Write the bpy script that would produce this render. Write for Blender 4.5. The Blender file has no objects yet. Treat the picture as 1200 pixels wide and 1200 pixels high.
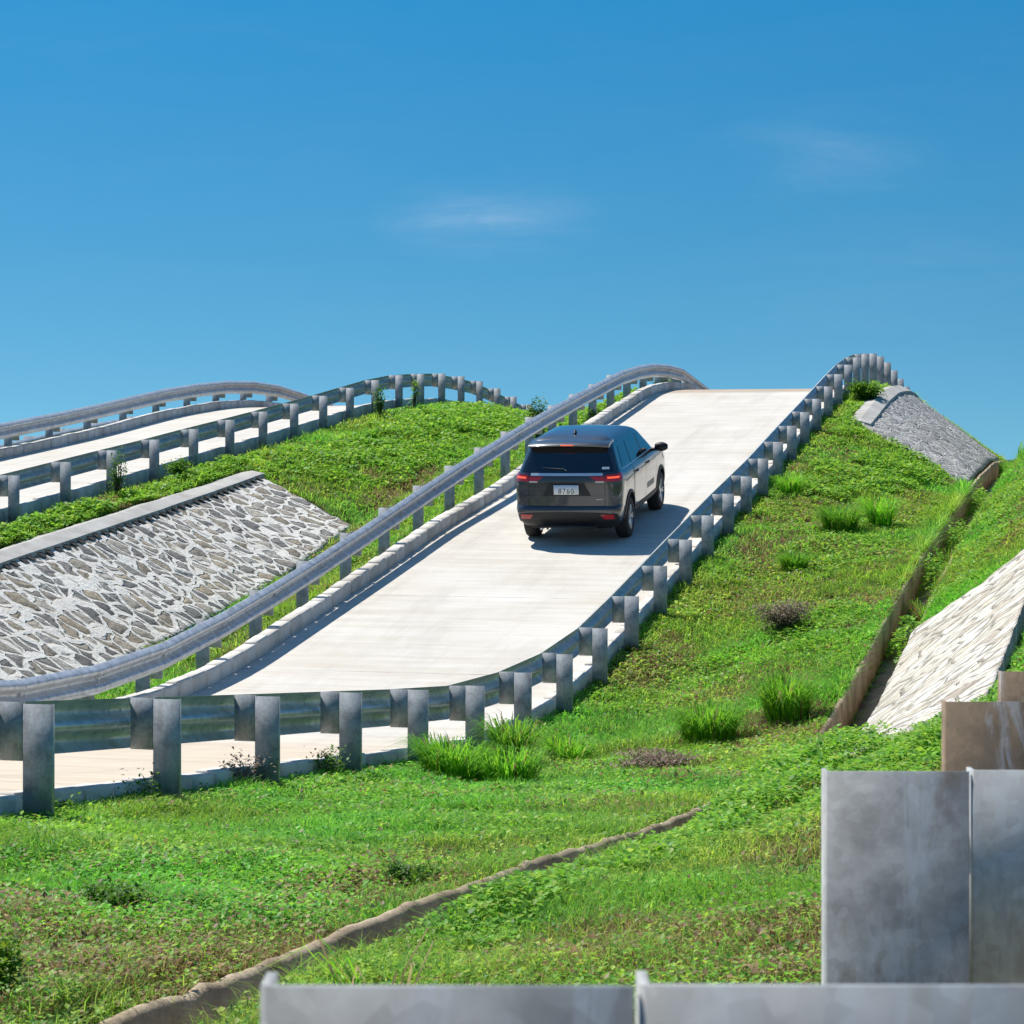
import bpy, bmesh, math, random
import numpy as np
from mathutils import Vector, Matrix

rng = np.random.default_rng(7)
random.seed(7)
# ------------------------------------------------------------------ profiles
def prof(pts, s=0.8):
    """height profile along y: piecewise linear, slightly rounded"""
    p = np.array(sorted(pts), float)
    yy = np.arange(-60, 160, 0.1)
    zz = np.interp(yy, p[:, 0], p[:, 1])
    k = np.arange(-int(3*s/0.1), int(3*s/0.1)+1)*0.1
    g = np.exp(-0.5*(k/s)**2); g /= g.sum()
    n = len(k)//2
    zp = np.convolve(np.pad(zz, n, mode='edge'), g, 'valid')
    return lambda y: np.interp(y, yy, zp)

AR_TOP = prof([(-40,-.3),(-2,-.3),(0,-.38),(12.85,-1.52),(16.8,-1.87),(20.8,-2.22),(22.8,-2.39),(24.8,-2.42),(26.8,-2.37),
  (28.75,-2.2),(30.7,-1.89),(34.6,-1.25),(38.5,-.62),(42.6,0),(46.4,.66),(50.5,1.34),(54.4,2.01),(56.3,2.32),(58.3,2.58),
  (60.2,2.75),(62.2,2.86),(64.4,2.88),(66.6,2.75),(69.1,2.54),(73.1,2.15),(84,.9),(100,-.8),(110,-1.6)], .5)
A_ROAD = prof([(-40,-1.02),(-2,-1.02),(0,-1.1),(12.85,-2.24),(16.8,-2.59),(20.8,-2.94),(22.8,-3.11),(24.8,-3.15),(26.8,-3.10),
  (28.75,-2.92),(30.7,-2.61),(34.6,-1.97),(38.5,-1.30),(42.6,-.72),(46.4,-.06),(50.5,.62),(54.4,1.24),(57,1.62),(59,1.79),
  (61.4,1.89),(63,1.87),(66,1.70),(70,1.4),(75,.9),(84,-.1),(100,-1.8),(110,-2.6)], .6)
AL_TOP = prof([(-40,-.3),(-2,-.3),(0,-.38),(12.85,-1.52),(20,-2.2),(22.3,-2.43),(23.9,-2.47),(26,-2.43),(29.4,-2.0),(33.4,-1.32),
  (39.6,-.17),(45.9,.9),(51.3,1.72),(54.4,2.17),(57,2.42),(59.1,2.53),(62,2.53),(66.7,2.03),(75,1.5),(84,.6),(100,-1),(110,-2)], .3)
BR_TOP = prof([(-40,-.8),(10,-.9),(20,-1.85),(24,-1.6),(28,-1.12),(35.3,-.29),(37.3,-.07),(39.25,.15),(41.3,.37),(43.2,.6),(45.2,.82),(47.1,1.04),(49,1.26),
  (51,1.5),(52.8,1.73),(54.8,1.99),(56.6,2.17),(58.7,2.29),(60.7,2.38),(62.5,2.35),(64.5,2.3),(66.5,2.13),(68.5,1.92),(70.4,1.72),(80,.6),(100,-1.6)], .5)
BL_TOP = prof([(-40,-.8),(10,-.9),(20,-1.85),(24,-1.5),(35,-.3),(44.7,.745),(49,1.2),(53.9,1.81),(57,2.08),(59.2,2.19),(61.8,2.15),(64.4,1.91),(70,1.3),(80,.3),(100,-1.8)], .7)
B_ROAD = lambda y: BR_TOP(y)-.72-.12*np.clip((np.asarray(y)-52)/8, 0, 1)
BL_ROAD = lambda y: BL_TOP(y)-.76
C_TOP = prof([(-40,-.05),(-1,-.12),(1.16,-.281),(3.16,-.434),(5.16,-.542),(7.16,-.658),(9,-.75),(14,-.88),(18,-.84),(24,-.55),(29,-.12),(40,.75),(60,2.4),(66,2.7),(72,2.5),(85,1.2),(100,-.5)], .3)
C_ROAD = lambda y: C_TOP(y)-.76
DITCH = prof([(-40,-1.1),(-4,-1.15),(4,-1.6),(6.9,-1.84),(9,-1.98),(12,-2.22),(15.5,-2.58),(19,-2.82),(22,-2.98),(24.5,-2.93),(27,-2.66),(31,-2.2),
  (36,-1.66),(44,-1.03),(51.7,-.46),(58,-.15),(63,-.1),(70,-.4),(85,-1.6),(100,-2.6)], .7)
VAL = prof([(-40,-1.6),(0,-1.9),(14,-2.9),(20,-3.35),(26,-3.42),(30.8,-3.16),(34.4,-2.76),(38.2,-2.19),(42,-1.36),(48.5,-.25),(56,.65),(63,.95),(75,.1),(90,-1.4),(105,-2.8)], .8)
XD0, XD1 = -3.08, -2.58        # drain channel, outer faces

def vnoise(x, y, seed=0):
    x = np.asarray(x, float); y = np.asarray(y, float)
    xi = np.floor(x).astype(np.int64); yi = np.floor(y).astype(np.int64)
    fx = x-xi; fy = y-yi; fx = fx*fx*(3-2*fx); fy = fy*fy*(3-2*fy)
    def h(a, b):
        n = (a*374761393 + b*668265263 + seed*1442695041) & 0x7fffffff
        n = ((n ^ (n >> 13))*1274126177) & 0x7fffffff
        return ((n ^ (n >> 16)) & 0xffff)/65535.0
    return (h(xi, yi)*(1-fx)+h(xi+1, yi)*fx)*(1-fy)+(h(xi, yi+1)*(1-fx)+h(xi+1, yi+1)*fx)*fy

def fbm(x, y, seed=0, o=3):
    t = 0; a = .5; s = 0
    for i in range(o):
        t = t+a*vnoise(x*2**i, y*2**i, seed+i*17); s += a; a *= .5
    return t/s

FAR = -3.6
XL = ['far', -60, -34, -27.2, -24.15, -23.95, -18.16, -17.3, -14.5, -12.2, -11.86, -6.66, -6.60, -5.6, XD0, XD0+.02, XD1-.02, XD1, -1.3, -.55, -.1, 5.6, 12, 60]
def lines(y):
    """heights on each control line of XL[1:], shape (lines, len(y))"""
    y = np.asarray(y, float)
    one = np.ones_like(y)
    D = DITCH(y); ar = A_ROAD(y); c = C_ROAD(y)
    bank = D+.04+np.clip((c-.12-D-.04)*.62, .02, 9)*1.0
    lip = D+.20*np.exp(-((y-18.2)/3.8)**4)+.12*np.exp(-((y-8.2)/4.0)**4)
    return np.array([FAR*one, FAR+.3*one, np.maximum(BL_ROAD(y)-1.3, FAR+.4), BL_ROAD(y)-.1, BL_ROAD(y)-.35, B_ROAD(y)-.12, B_ROAD(y)-.2, VAL(y), ar-.10+.0*one,
        ar-.35, ar-.35, ar-.0, ar-.10, D, D-.5, D-.5, lip, bank, c-.12, c-.35, c-.35, c-.4, FAR*one])

def ground(x, y):
    x = np.asarray(x, float); y = np.asarray(y, float)
    L = lines(y); X = np.array(XL[1:])
    out = np.full(x.shape, FAR)
    for i in range(len(X)-1):
        m = (x >= X[i]) & (x < X[i+1])
        if m.any():
            t = (x-X[i])/(X[i+1]-X[i])
            v = L[i]*(1-t)+L[i+1]*t
            out = np.where(m, v, out)
    fade = np.clip((y-95)/40, 0, 1); fade = np.maximum(fade, np.clip((-20-y)/15, 0, 1))
    out = out*(1-fade)+FAR*fade
    # gentle lumps on the soft ground
    soft = ((x > -18) & (x < -12.3)) | ((x > -6.2) & (x < XD0-.15)) | ((x > XD1+.1) & (x < -.6))
    out = out+np.where(soft, (fbm(x*.9, y*.9, 3)-.5)*.16+(fbm(x*3, y*3, 5)-.5)*.05, 0)
    return out

# ------------------------------------------------------------------ mesh helpers
COL = bpy.context.scene.collection
def link(o, parent=None):
    COL.objects.link(o)
    if parent: o.parent = parent
    return o
def mesh_np(name, V, F, mat, parent=None, smooth=False, col=None, uv=None):
    """V (n,3); F list of arrays each (m,k)"""
    me = bpy.data.meshes.new(name)
    V = np.asarray(V, np.float32)
    F = [np.asarray(f, np.int32) for f in (F if isinstance(F, list) else [F]) if len(f)]
    loops = np.concatenate([f.ravel() for f in F])
    cnt = np.concatenate([np.full(len(f), f.shape[1], np.int32) for f in F])
    st = np.concatenate([[0], np.cumsum(cnt)[:-1]]).astype(np.int32)
    me.vertices.add(len(V)); me.vertices.foreach_set('co', V.ravel())
    me.loops.add(len(loops)); me.loops.foreach_set('vertex_index', loops)
    me.polygons.add(len(cnt)); me.polygons.foreach_set('loop_start', st)
    me.update(calc_edges=True); me.validate()
    if smooth: me.polygons.foreach_set('use_smooth', np.ones(len(me.polygons), bool))
    if col is not None:
        a = me.color_attributes.new('tint', 'FLOAT_COLOR', 'POINT')
        a.data.foreach_set('color', np.c_[col, np.ones(len(col))].astype(np.float32).ravel())
    if uv is not None:
        u = me.uv_layers.new(name='UVMap')
        u.data.foreach_set('uv', np.asarray(uv, np.float32)[loops].ravel())
    if mat: me.materials.append(mat)
    return link(bpy.data.objects.new(name, me), parent)

class MB:
    def __init__(s): s.V = []; s.F = {}; s.n = 0
    def add(s, V, F):
        V = np.asarray(V, float); s.V.append(V)
        for f in F: s.F.setdefault(len(f), []).append([i+s.n for i in f])
        s.n += len(V)
    def box(s, x0, x1, y0, y1, z0, z1):
        V = [(x, y, z) for z in (z0, z1) for y in (y0, y1) for x in (x0, x1)]
        s.add(V, [(0,2,3,1),(4,5,7,6),(0,1,5,4),(2,6,7,3),(0,4,6,2),(1,3,7,5)])
    def ring_sweep(s, rings, close=True, cap=True):
        """rings: (m,k,3) closed loops"""
        R = np.asarray(rings, float); m, k, _ = R.shape
        F = []
        for i in range(m-1):
            for j in range(k if close else k-1):
                a, b = j, (j+1) % k
                F.append((i*k+a, i*k+b, (i+1)*k+b, (i+1)*k+a))
        if cap and close:
            F.append(tuple(range(k))[::-1]); F.append(tuple(range((m-1)*k, m*k)))
        s.add(R.reshape(-1, 3), F)
    def cyl(s, p0, p1, r0, r1=None, n=8):
        r1 = r0 if r1 is None else r1
        p0, p1 = Vector(p0), Vector(p1); d = (p1-p0).normalized()
        a = d.orthogonal().normalized(); b = d.cross(a)
        rings = [[p+(a*math.cos(2*math.pi*i/n)+b*math.sin(2*math.pi*i/n))*r for i in range(n)] for p, r in ((p0, r0), (p1, r1))]
        s.ring_sweep(rings)
    def build(s, name, mat, parent=None, smooth=False, sharp=None, uv=None):
        F = [np.array(v) for v in s.F.values()]
        o = mesh_np(name, np.concatenate(s.V), F, mat, parent, smooth, uv=uv)
        if sharp: o.data.set_sharp_from_angle(angle=math.radians(sharp))
        return o

def fix_normals(o):
    bm = bmesh.new(); bm.from_mesh(o.data)
    bmesh.ops.recalc_face_normals(bm, faces=bm.faces); bm.to_mesh(o.data); bm.free()
    return o
def tag(o, label=None, cat=None, group=None, kind=None):
    if label: o['label'] = label
    if cat: o['category'] = cat
    if group: o['group'] = group
    if kind: o['kind'] = kind
    return o
def empty(name, loc=(0,0,0), rot=None):
    o = bpy.data.objects.new(name, None); o.location = loc; o.empty_display_size = .2
    if rot: o.rotation_euler = rot
    return link(o)

# ------------------------------------------------------------------ materials
def new_mat(name):
    m = bpy.data.materials.new(name); m.use_nodes = True
    nt = m.node_tree; nt.nodes.clear()
    out = nt.nodes.new('ShaderNodeOutputMaterial'); b = nt.nodes.new('ShaderNodeBsdfPrincipled')
    nt.links.new(b.outputs[0], out.inputs[0])
    return m, nt, b
def N(nt, t, **kw):
    n = nt.nodes.new('ShaderNode'+t)
    for k, v in kw.items():
        if k.startswith('i_'): n.inputs[k[2:]].default_value = v
        else: setattr(n, k, v)
    return n
def ramp(nt, fac, stops, interp='LINEAR'):
    r = nt.nodes.new('ShaderNodeValToRGB'); r.color_ramp.interpolation = interp
    e = r.color_ramp.elements
    while len(e) < len(stops): e.new(.5)
    for el, (p, c) in zip(e, stops):
        el.position = p; el.color = (*c, 1) if len(c) == 3 else c
    nt.links.new(fac, r.inputs[0]); return r.outputs[0]
def mix(nt, fac, a, b, mode='MIX'):
    n = nt.nodes.new('ShaderNodeMix'); n.data_type = 'RGBA'; n.blend_type = mode
    for s, v in ((n.inputs[0], fac), (n.inputs[6], a), (n.inputs[7], b)):
        if isinstance(v, (int, float)): s.default_value = v
        elif isinstance(v, tuple): s.default_value = (*v, 1)
        else: nt.links.new(v, s)
    return n.outputs[2]
def math_(nt, op, a, b=None, c=None, clamp=False):
    n = nt.nodes.new('ShaderNodeMath'); n.operation = op; n.use_clamp = clamp
    for i, v in enumerate((a, b, c)):
        if v is None: continue
        if isinstance(v, (int, float)): n.inputs[i].default_value = v
        else: nt.links.new(v, n.inputs[i])
    return n.outputs[0]
def coords(nt, out='Object', scale=(1,1,1), rot=(0,0,0), loc=(0,0,0)):
    t = nt.nodes.new('ShaderNodeTexCoord'); m = nt.nodes.new('ShaderNodeMapping')
    m.inputs['Scale'].default_value = scale; m.inputs['Rotation'].default_value = rot; m.inputs['Location'].default_value = loc
    nt.links.new(t.outputs[out], m.inputs[0]); return m.outputs[0]
def wpos(nt, scale=(1,1,1)):
    g = nt.nodes.new('ShaderNodeNewGeometry'); m = nt.nodes.new('ShaderNodeMapping')
    m.inputs['Scale'].default_value = scale
    nt.links.new(g.outputs['Position'], m.inputs[0]); return m.outputs[0]
def noise(nt, vec, scale, detail=4, rough=.55, out='Fac', dist=0):
    n = N(nt, 'TexNoise'); n.inputs['Scale'].default_value = scale; n.inputs['Detail'].default_value = detail
    n.inputs['Roughness'].default_value = rough; n.inputs['Distortion'].default_value = dist
    nt.links.new(vec, n.inputs['Vector']); return n.outputs[out]
def bump(nt, b, h, strength=.3, dist=.02):
    n = N(nt, 'Bump'); n.inputs['Strength'].default_value = strength; n.inputs['Distance'].default_value = dist
    nt.links.new(h, n.inputs['Height']); nt.links.new(n.outputs[0], b.inputs['Normal']); return n
def setc(nt, b, c, name='Base Color'):
    if isinstance(c, tuple): b.inputs[name].default_value = (*c, 1)
    elif isinstance(c, (int, float)): b.inputs[name].default_value = c
    else: nt.links.new(c, b.inputs[name])

def plain(name, c, rough=.5, metal=0, coat=0, emit=None, es=0, spec=.5):
    m, nt, b = new_mat(name); setc(nt, b, c); b.inputs['Roughness'].default_value = rough; b.inputs['Metallic'].default_value = metal
    b.inputs['Coat Weight'].default_value = coat; b.inputs['Specular IOR Level'].default_value = spec
    if emit: b.inputs['Emission Color'].default_value = (*emit, 1); b.inputs['Emission Strength'].default_value = es
    return m

def galvanised(name, base=(.36,.38,.40), rust=.25, metal=.55, rough=.5, drip=1.3):
    m, nt, b = new_mat(name)
    p = wpos(nt)
    oi = N(nt, 'ObjectInfo')
    off = N(nt, 'VectorMath', operation='MULTIPLY_ADD')
    nt.links.new(p, off.inputs[0]); off.inputs[1].default_value = (1,1,1)
    cmb = N(nt, 'CombineXYZ'); nt.links.new(math_(nt, 'MULTIPLY', oi.outputs['Random'], 37.0), cmb.inputs[2]); nt.links.new(cmb.outputs[0], off.inputs[2])
    v = off.outputs[0]
    st = N(nt, 'Mapping'); st.inputs['Scale'].default_value = (6,6,drip); nt.links.new(v, st.inputs[0])
    a = noise(nt, v, 9, 5, .6); c = noise(nt, st.outputs[0], 1.6, 5, .65, dist=.6)
    sp = N(nt, 'TexVoronoi'); sp.inputs['Scale'].default_value = 60; nt.links.new(v, sp.inputs['Vector'])
    d = tuple(x*.62 for x in base); l = tuple(min(1, x*1.28) for x in base)
    col = ramp(nt, a, [(.3, d), (.5, base), (.72, l)])
    col = mix(nt, math_(nt, 'MULTIPLY', ramp(nt, c, [(.52, (0,0,0)), (.6, (1,1,1)), (.64, (0,0,0))]), .55), col, (.46,.49,.51))
    bw = N(nt, 'RGBToBW'); nt.links.new(sp.outputs['Color'], bw.inputs[0]); col = mix(nt, .14, col, bw.outputs[0], 'OVERLAY')
    wv = N(nt, 'Mapping'); wv.inputs['Scale'].default_value = (2.2,2.2,1.0); nt.links.new(v, wv.inputs[0])
    r = ramp(nt, noise(nt, wv.outputs[0], 2.6, 6, .7), [(.52, (0,0,0)), (.72, (1,1,1))])
    col = mix(nt, math_(nt, 'MULTIPLY', r, math_(nt, 'MULTIPLY', math_(nt, 'ADD', oi.outputs['Random'], .4), rust*1.15)), col, (.20,.15,.10))
    setc(nt, b, col); b.inputs['Metallic'].default_value = metal
    nt.links.new(math_(nt, 'MULTIPLY_ADD', a, .25, rough-.12), b.inputs['Roughness'])
    b.inputs['Specular IOR Level'].default_value = .35
    bump(nt, b, c, .12, .004)
    return m

def concrete(name, c0, c1, scale=3, stain=(.2,.17,.13), st=.3, rough=.85, bs=.25):
    m, nt, b = new_mat(name); p = wpos(nt)
    a = noise(nt, p, scale, 6, .65); f = noise(nt, p, scale*18, 3, .6)
    col = ramp(nt, a, [(.3, c0), (.7, c1)])
    col = mix(nt, .18, col, ramp(nt, f, [(.3, (.25,.25,.25)), (.7, (.75,.75,.75))]), 'OVERLAY')
    s = ramp(nt, noise(nt, wpos(nt, (1,1,.5)), 1.4, 6, .7), [(.5, (0,0,0)), (.75, (1,1,1))])
    col = mix(nt, math_(nt, 'MULTIPLY', s, st), col, stain)
    setc(nt, b, col); b.inputs['Roughness'].default_value = rough; b.inputs['Specular IOR Level'].default_value = .25
    bump(nt, b, math_(nt, 'ADD', a, math_(nt, 'MULTIPLY', f, .5)), bs, .012)
    return m

M = {}
M['steel'] = galvanised('galvanised_steel', base=(.42,.415,.39), rust=.8, metal=.05, rough=.6)
M['steel_brown'] = galvanised('weathered_steel', base=(.27,.19,.12), rust=1.0, metal=.1, rough=.7)
M['steel_rail'] = galvanised('rail_post_steel', base=(.34,.36,.375), rust=.28, metal=.1, rough=.6)
M['beam'] = galvanised('beam_steel', base=(.52,.54,.56), rust=.18, metal=.30, rough=.36, drip=4.0)
M['bolt'] = plain('bolt_steel', (.22,.23,.24), .45, .8)
M['kerb'] = concrete('kerb_concrete', (.62,.585,.525), (.78,.745,.69), 2.5, st=.22)
def kerb_variation():
    m = M['kerb']; nt = m.node_tree; b = nt.nodes['Principled BSDF']; src = b.inputs['Base Color'].links[0].from_socket
    sep = N(nt, 'SeparateXYZ'); nt.links.new(wpos(nt), sep.inputs[0])
    wn = N(nt, 'TexWhiteNoise', noise_dimensions='1D'); nt.links.new(math_(nt, 'FLOOR', math_(nt, 'DIVIDE', math_(nt, 'ADD', sep.outputs[1], 10), .45)), wn.inputs['W'])
    v = ramp(nt, wn.outputs['Value'], [(0, (.74,.72,.69)), (.5, (.93,.92,.90)), (1, (1,1,1))])
    nt.links.new(mix(nt, 1.0, src, v, 'MULTIPLY'), b.inputs['Base Color'])
kerb_variation()
M['mortar'] = concrete('joint_mortar', (.10,.09,.08), (.16,.15,.13), 4)
M['coping'] = concrete('coping_concrete', (.38,.365,.33), (.54,.52,.475), 2.2, st=.5)
M['drain'] = concrete('drain_concrete', (.24,.17,.105), (.58,.47,.33), 2.6, stain=(.06,.05,.025), st=.7, bs=.8)

def road_material():
    m, nt, b = new_mat('road_concrete'); p = wpos(nt)
    sep = N(nt, 'SeparateXYZ'); nt.links.new(p, sep.inputs[0]); Y = sep.outputs[1]
    wob = noise(nt, wpos(nt, (.5,.5,.5)), .8, 3)
    Yw = math_(nt, 'MULTIPLY_ADD', wob, .5, Y)
    t = math_(nt, 'DIVIDE', Yw, 100)
    zone = ramp(nt, t, [(.0, (.61,.52,.40)), (.228, (.61,.52,.40)), (.245, (.615,.575,.505)), (.579, (.63,.59,.52)), (.583, (.46,.37,.28)), (1, (.46,.37,.28))])
    br = noise(nt, wpos(nt, (.5,5,5)), 1.0, 5, .6)          # broom marks across the lane
    big = noise(nt, p, .55, 4, .6); fine = noise(nt, p, 40, 3, .6)
    col = mix(nt, .30, zone, ramp(nt, br, [(.3, (.28,.28,.28)), (.65, (.66,.66,.66))]), 'OVERLAY')
    col = mix(nt, .26, col, ramp(nt, big, [(.3, (.30,.29,.28)), (.7, (.66,.66,.66))]), 'OVERLAY')
    col = mix(nt, .12, col, ramp(nt, fine, [(.3, (.25,.25,.25)), (.7, (.7,.7,.7))]), 'OVERLAY')
    # tyre wear: two faint long bands
    tr = noise(nt, wpos(nt, (2.2,.12,1)), 1.0, 4, .6)
    col = mix(nt, math_(nt, 'MULTIPLY', ramp(nt, tr, [(.5, (0,0,0)), (.75, (1,1,1))]), .24), col, (.30,.265,.225))
    spots = ramp(nt, noise(nt, wpos(nt, (1.1,.5,1)), 1.3, 7, .72), [(.54, (0,0,0)), (.70, (1,1,1))])
    col = mix(nt, math_(nt, 'MULTIPLY', spots, .20), col, (.36,.31,.25))
    edge = noise(nt, wpos(nt, (1,.6,1)), 2.0, 5, .7)
    # transverse joints every 4.6 m
    j = math_(nt, 'ABSOLUTE', math_(nt, 'SUBTRACT', math_(nt, 'FRACT', math_(nt, 'DIVIDE', math_(nt, 'ADD', Y, .9), 4.6)), .5))
    jw = math_(nt, 'MULTIPLY_ADD', noise(nt, wpos(nt, (3,3,3)), 1.0, 3), .006, -.0006)
    line = math_(nt, 'LESS_THAN', j, jw)
    jm = math_(nt, 'MULTIPLY', line, ramp(nt, noise(nt, p, 2.2, 3), [(.4, (.15,.15,.15)), (.6, (.8,.8,.8))]))
    col = mix(nt, jm, col, (.22,.19,.16))
    setc(nt, b, col); b.inputs['Roughness'].default_value = .9; b.inputs['Specular IOR Level'].default_value = .2
    bump(nt, b, math_(nt, 'SUBTRACT', math_(nt, 'ADD', br, math_(nt, 'MULTIPLY', fine, .4)), line), .25, .01)
    return m
M['road'] = road_material()

def soil_material():
    m, nt, b = new_mat('soil_and_turf'); p = wpos(nt)
    a = noise(nt, p, .8, 6, .65); f = noise(nt, p, 14, 5, .65)
    col = ramp(nt, a, [(.32, (.16,.115,.065)), (.48, (.10,.095,.035)), (.7, (.07,.095,.02))])
    col = mix(nt, .5, col, ramp(nt, f, [(.3, (.2,.2,.2)), (.7, (.7,.7,.65))]), 'OVERLAY')
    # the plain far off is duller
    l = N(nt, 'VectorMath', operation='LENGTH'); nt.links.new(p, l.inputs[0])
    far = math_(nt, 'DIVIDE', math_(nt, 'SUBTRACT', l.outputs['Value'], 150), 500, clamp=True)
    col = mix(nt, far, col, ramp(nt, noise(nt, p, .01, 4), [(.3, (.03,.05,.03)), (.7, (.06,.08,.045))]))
    setc(nt, b, col); b.inputs['Roughness'].default_value = 1; b.inputs['Specular IOR Level'].default_value = .1
    bump(nt, b, f, .6, .05)
    return m
M['soil'] = soil_material()

def leaf_material(name, trans=.35, rough=.5, spec=.35):
    m, nt, b = new_mat(name)
    at = N(nt, 'Attribute', attribute_name='tint')
    n = noise(nt, wpos(nt), 30, 2)
    col = mix(nt, .25, at.outputs['Color'], ramp(nt, n, [(.3, (.35,.35,.35)), (.7, (.68,.68,.6))]), 'OVERLAY')
    setc(nt, b, col); b.inputs['Roughness'].default_value = rough; b.inputs['Specular IOR Level'].default_value = spec
    t = N(nt, 'BsdfTranslucent'); 
    hs = N(nt, 'HueSaturation'); hs.inputs['Hue'].default_value = .485; hs.inputs['Value'].default_value = 1.5; nt.links.new(col, hs.inputs['Color'])
    nt.links.new(hs.outputs[0], t.inputs['Color'])
    mx = N(nt, 'MixShader'); mx.inputs[0].default_value = trans
    nt.links.new(b.outputs[0], mx.inputs[1]); nt.links.new(t.outputs[0], mx.inputs[2])
    nt.links.new(mx.outputs[0], nt.nodes['Material Output'].inputs[0])
    return m
M['grass'] = leaf_material('grass_blades', .45, .6, .2)
M['leaf'] = leaf_material('broad_leaves', .4, .5, .28)
M['dry'] = leaf_material('dry_stems', .15, .9, .1)

def stone_material(name, scale, stone, mort, mw, dirt=.3, stretch=(1,1,1), bumpd=.05, edge=.06, warp=.34, soft=.55):
    m, nt, b = new_mat(name)
    uv = coords(nt, 'UV', stretch)
    wob = N(nt, 'VectorMath', operation='MULTIPLY_ADD')
    nz = N(nt, 'TexNoise'); nz.inputs['Scale'].default_value = 2.2; nz.inputs['Detail'].default_value = 3; nt.links.new(uv, nz.inputs['Vector'])
    nt.links.new(nz.outputs['Color'], wob.inputs[0]); wob.inputs[1].default_value = (warp,warp,0); nt.links.new(uv, wob.inputs[2])
    vec = wob.outputs[0]
    e = N(nt, 'TexVoronoi', feature='DISTANCE_TO_EDGE'); e.inputs['Scale'].default_value = scale; e.inputs['Randomness'].default_value = .9; nt.links.new(vec, e.inputs['Vector'])
    c = N(nt, 'TexVoronoi', feature='F1'); c.inputs['Scale'].default_value = scale; c.inputs['Randomness'].default_value = .9; nt.links.new(vec, c.inputs['Vector'])
    wv = noise(nt, uv, 2.5, 3)
    wid = math_(nt, 'MULTIPLY_ADD', wv, mw*1.5, mw*.25)
    inside = math_(nt, 'DIVIDE', math_(nt, 'SUBTRACT', e.outputs['Distance'], wid), edge, clamp=True)
    sp = N(nt, 'SeparateColor'); nt.links.new(c.outputs['Color'], sp.inputs[0])
    sc = ramp(nt, sp.outputs[0], [(0, stone[0]), (.35, stone[1]), (.7, stone[2]), (1, stone[3])])
    f = noise(nt, uv, 9, 6, .7)
    sc = mix(nt, .45, sc, ramp(nt, sp.outputs[1], [(0, (.25,.25,.25)), (.5, (.5,.48,.44)), (1, (.74,.70,.62))]), 'OVERLAY')
    sc = mix(nt, soft, sc, ramp(nt, f, [(.3, (.18,.18,.18)), (.7, (.8,.8,.8))]), 'OVERLAY')
    mc = mix(nt, .35, mort, ramp(nt, noise(nt, uv, 6, 5, .7), [(.3, (.3,.28,.25)), (.7, (.7,.7,.7))]), 'OVERLAY')
    col = mix(nt, inside, mc, sc)
    dz = ramp(nt, noise(nt, coords(nt, 'UV', (.5,.9,1)), .9, 6, .7), [(.5, (0,0,0)), (.72, (1,1,1))])
    col = mix(nt, math_(nt, 'MULTIPLY', dz, dirt), col, (.20,.135,.075))
    setc(nt, b, col); b.inputs['Roughness'].default_value = .9; b.inputs['Specular IOR Level'].default_value = .2
    dome = math_(nt, 'POWER', math_(nt, 'DIVIDE', math_(nt, 'SUBTRACT', e.outputs['Distance'], wid), .22, clamp=True), .6)
    h = math_(nt, 'ADD', math_(nt, 'SUBTRACT', math_(nt, 'MULTIPLY', dome, .9), math_(nt, 'MULTIPLY', inside, 1.2)), math_(nt, 'MULTIPLY', f, .9))
    bump(nt, b, h, .9, bumpd)
    return m
M['stoneB'] = stone_material('rubble_masonry', 2.75, [(.15,.15,.148),(.26,.25,.235),(.33,.285,.215),(.40,.385,.355)], (.78,.75,.68), .070, .28, (1.30,.84,1), .06, .05, .42, .75)
M['stoneA'] = stone_material('grey_rubble_masonry', 3.4, [(.22,.22,.222),(.33,.33,.32),(.41,.40,.38),(.48,.47,.45)], (.56,.55,.53), .045, .1, (1.15,1.0,1), .06, .06, .2, .7)
M['stoneC'] = stone_material('bleached_rubble_masonry', 2.3, [(.58,.52,.43),(.68,.63,.54),(.74,.70,.62),(.78,.75,.69)], (.36,.32,.26), .022, .20, (1.7,1.0,1), .04, .03, .16, .5)

# ------------------------------------------------------------------ ground sheet
def build_ground():
    xs = [-4000,-1500,-500,-150]+list(np.linspace(-60,-28,9))
    X = [x for x in XL[1:]]
    for a, b in zip(X[2:-3], X[3:-2]):
        n = max(1, int(round((b-a)/.28))); xs += list(np.linspace(a, b, n+1)[:-1])
    xs += [X[-3], X[-2], 25, 60, 150, 500, 1500, 4000]
    xs = np.unique(np.round(xs, 4))
    ys = np.r_[-400,-120,-50,-35,np.arange(-28,0,1),np.arange(0,80,.25),np.arange(80,140,1.5),160,250,500,1000,2000,5000]
    Xg, Yg = np.meshgrid(xs, ys); Z = ground(Xg, Yg)
    n, m = len(ys), len(xs)
    i = np.arange(n-1)[:, None]*m+np.arange(m-1)[None, :]
    F = np.stack([i, i+1, i+1+m, i+m], -1).reshape(-1, 4)
    o = mesh_np('ground', np.c_[Xg.ravel(), Yg.ravel(), Z.ravel()], F, M['soil'], smooth=True)
    tag(o, kind='structure')
build_ground()

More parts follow.
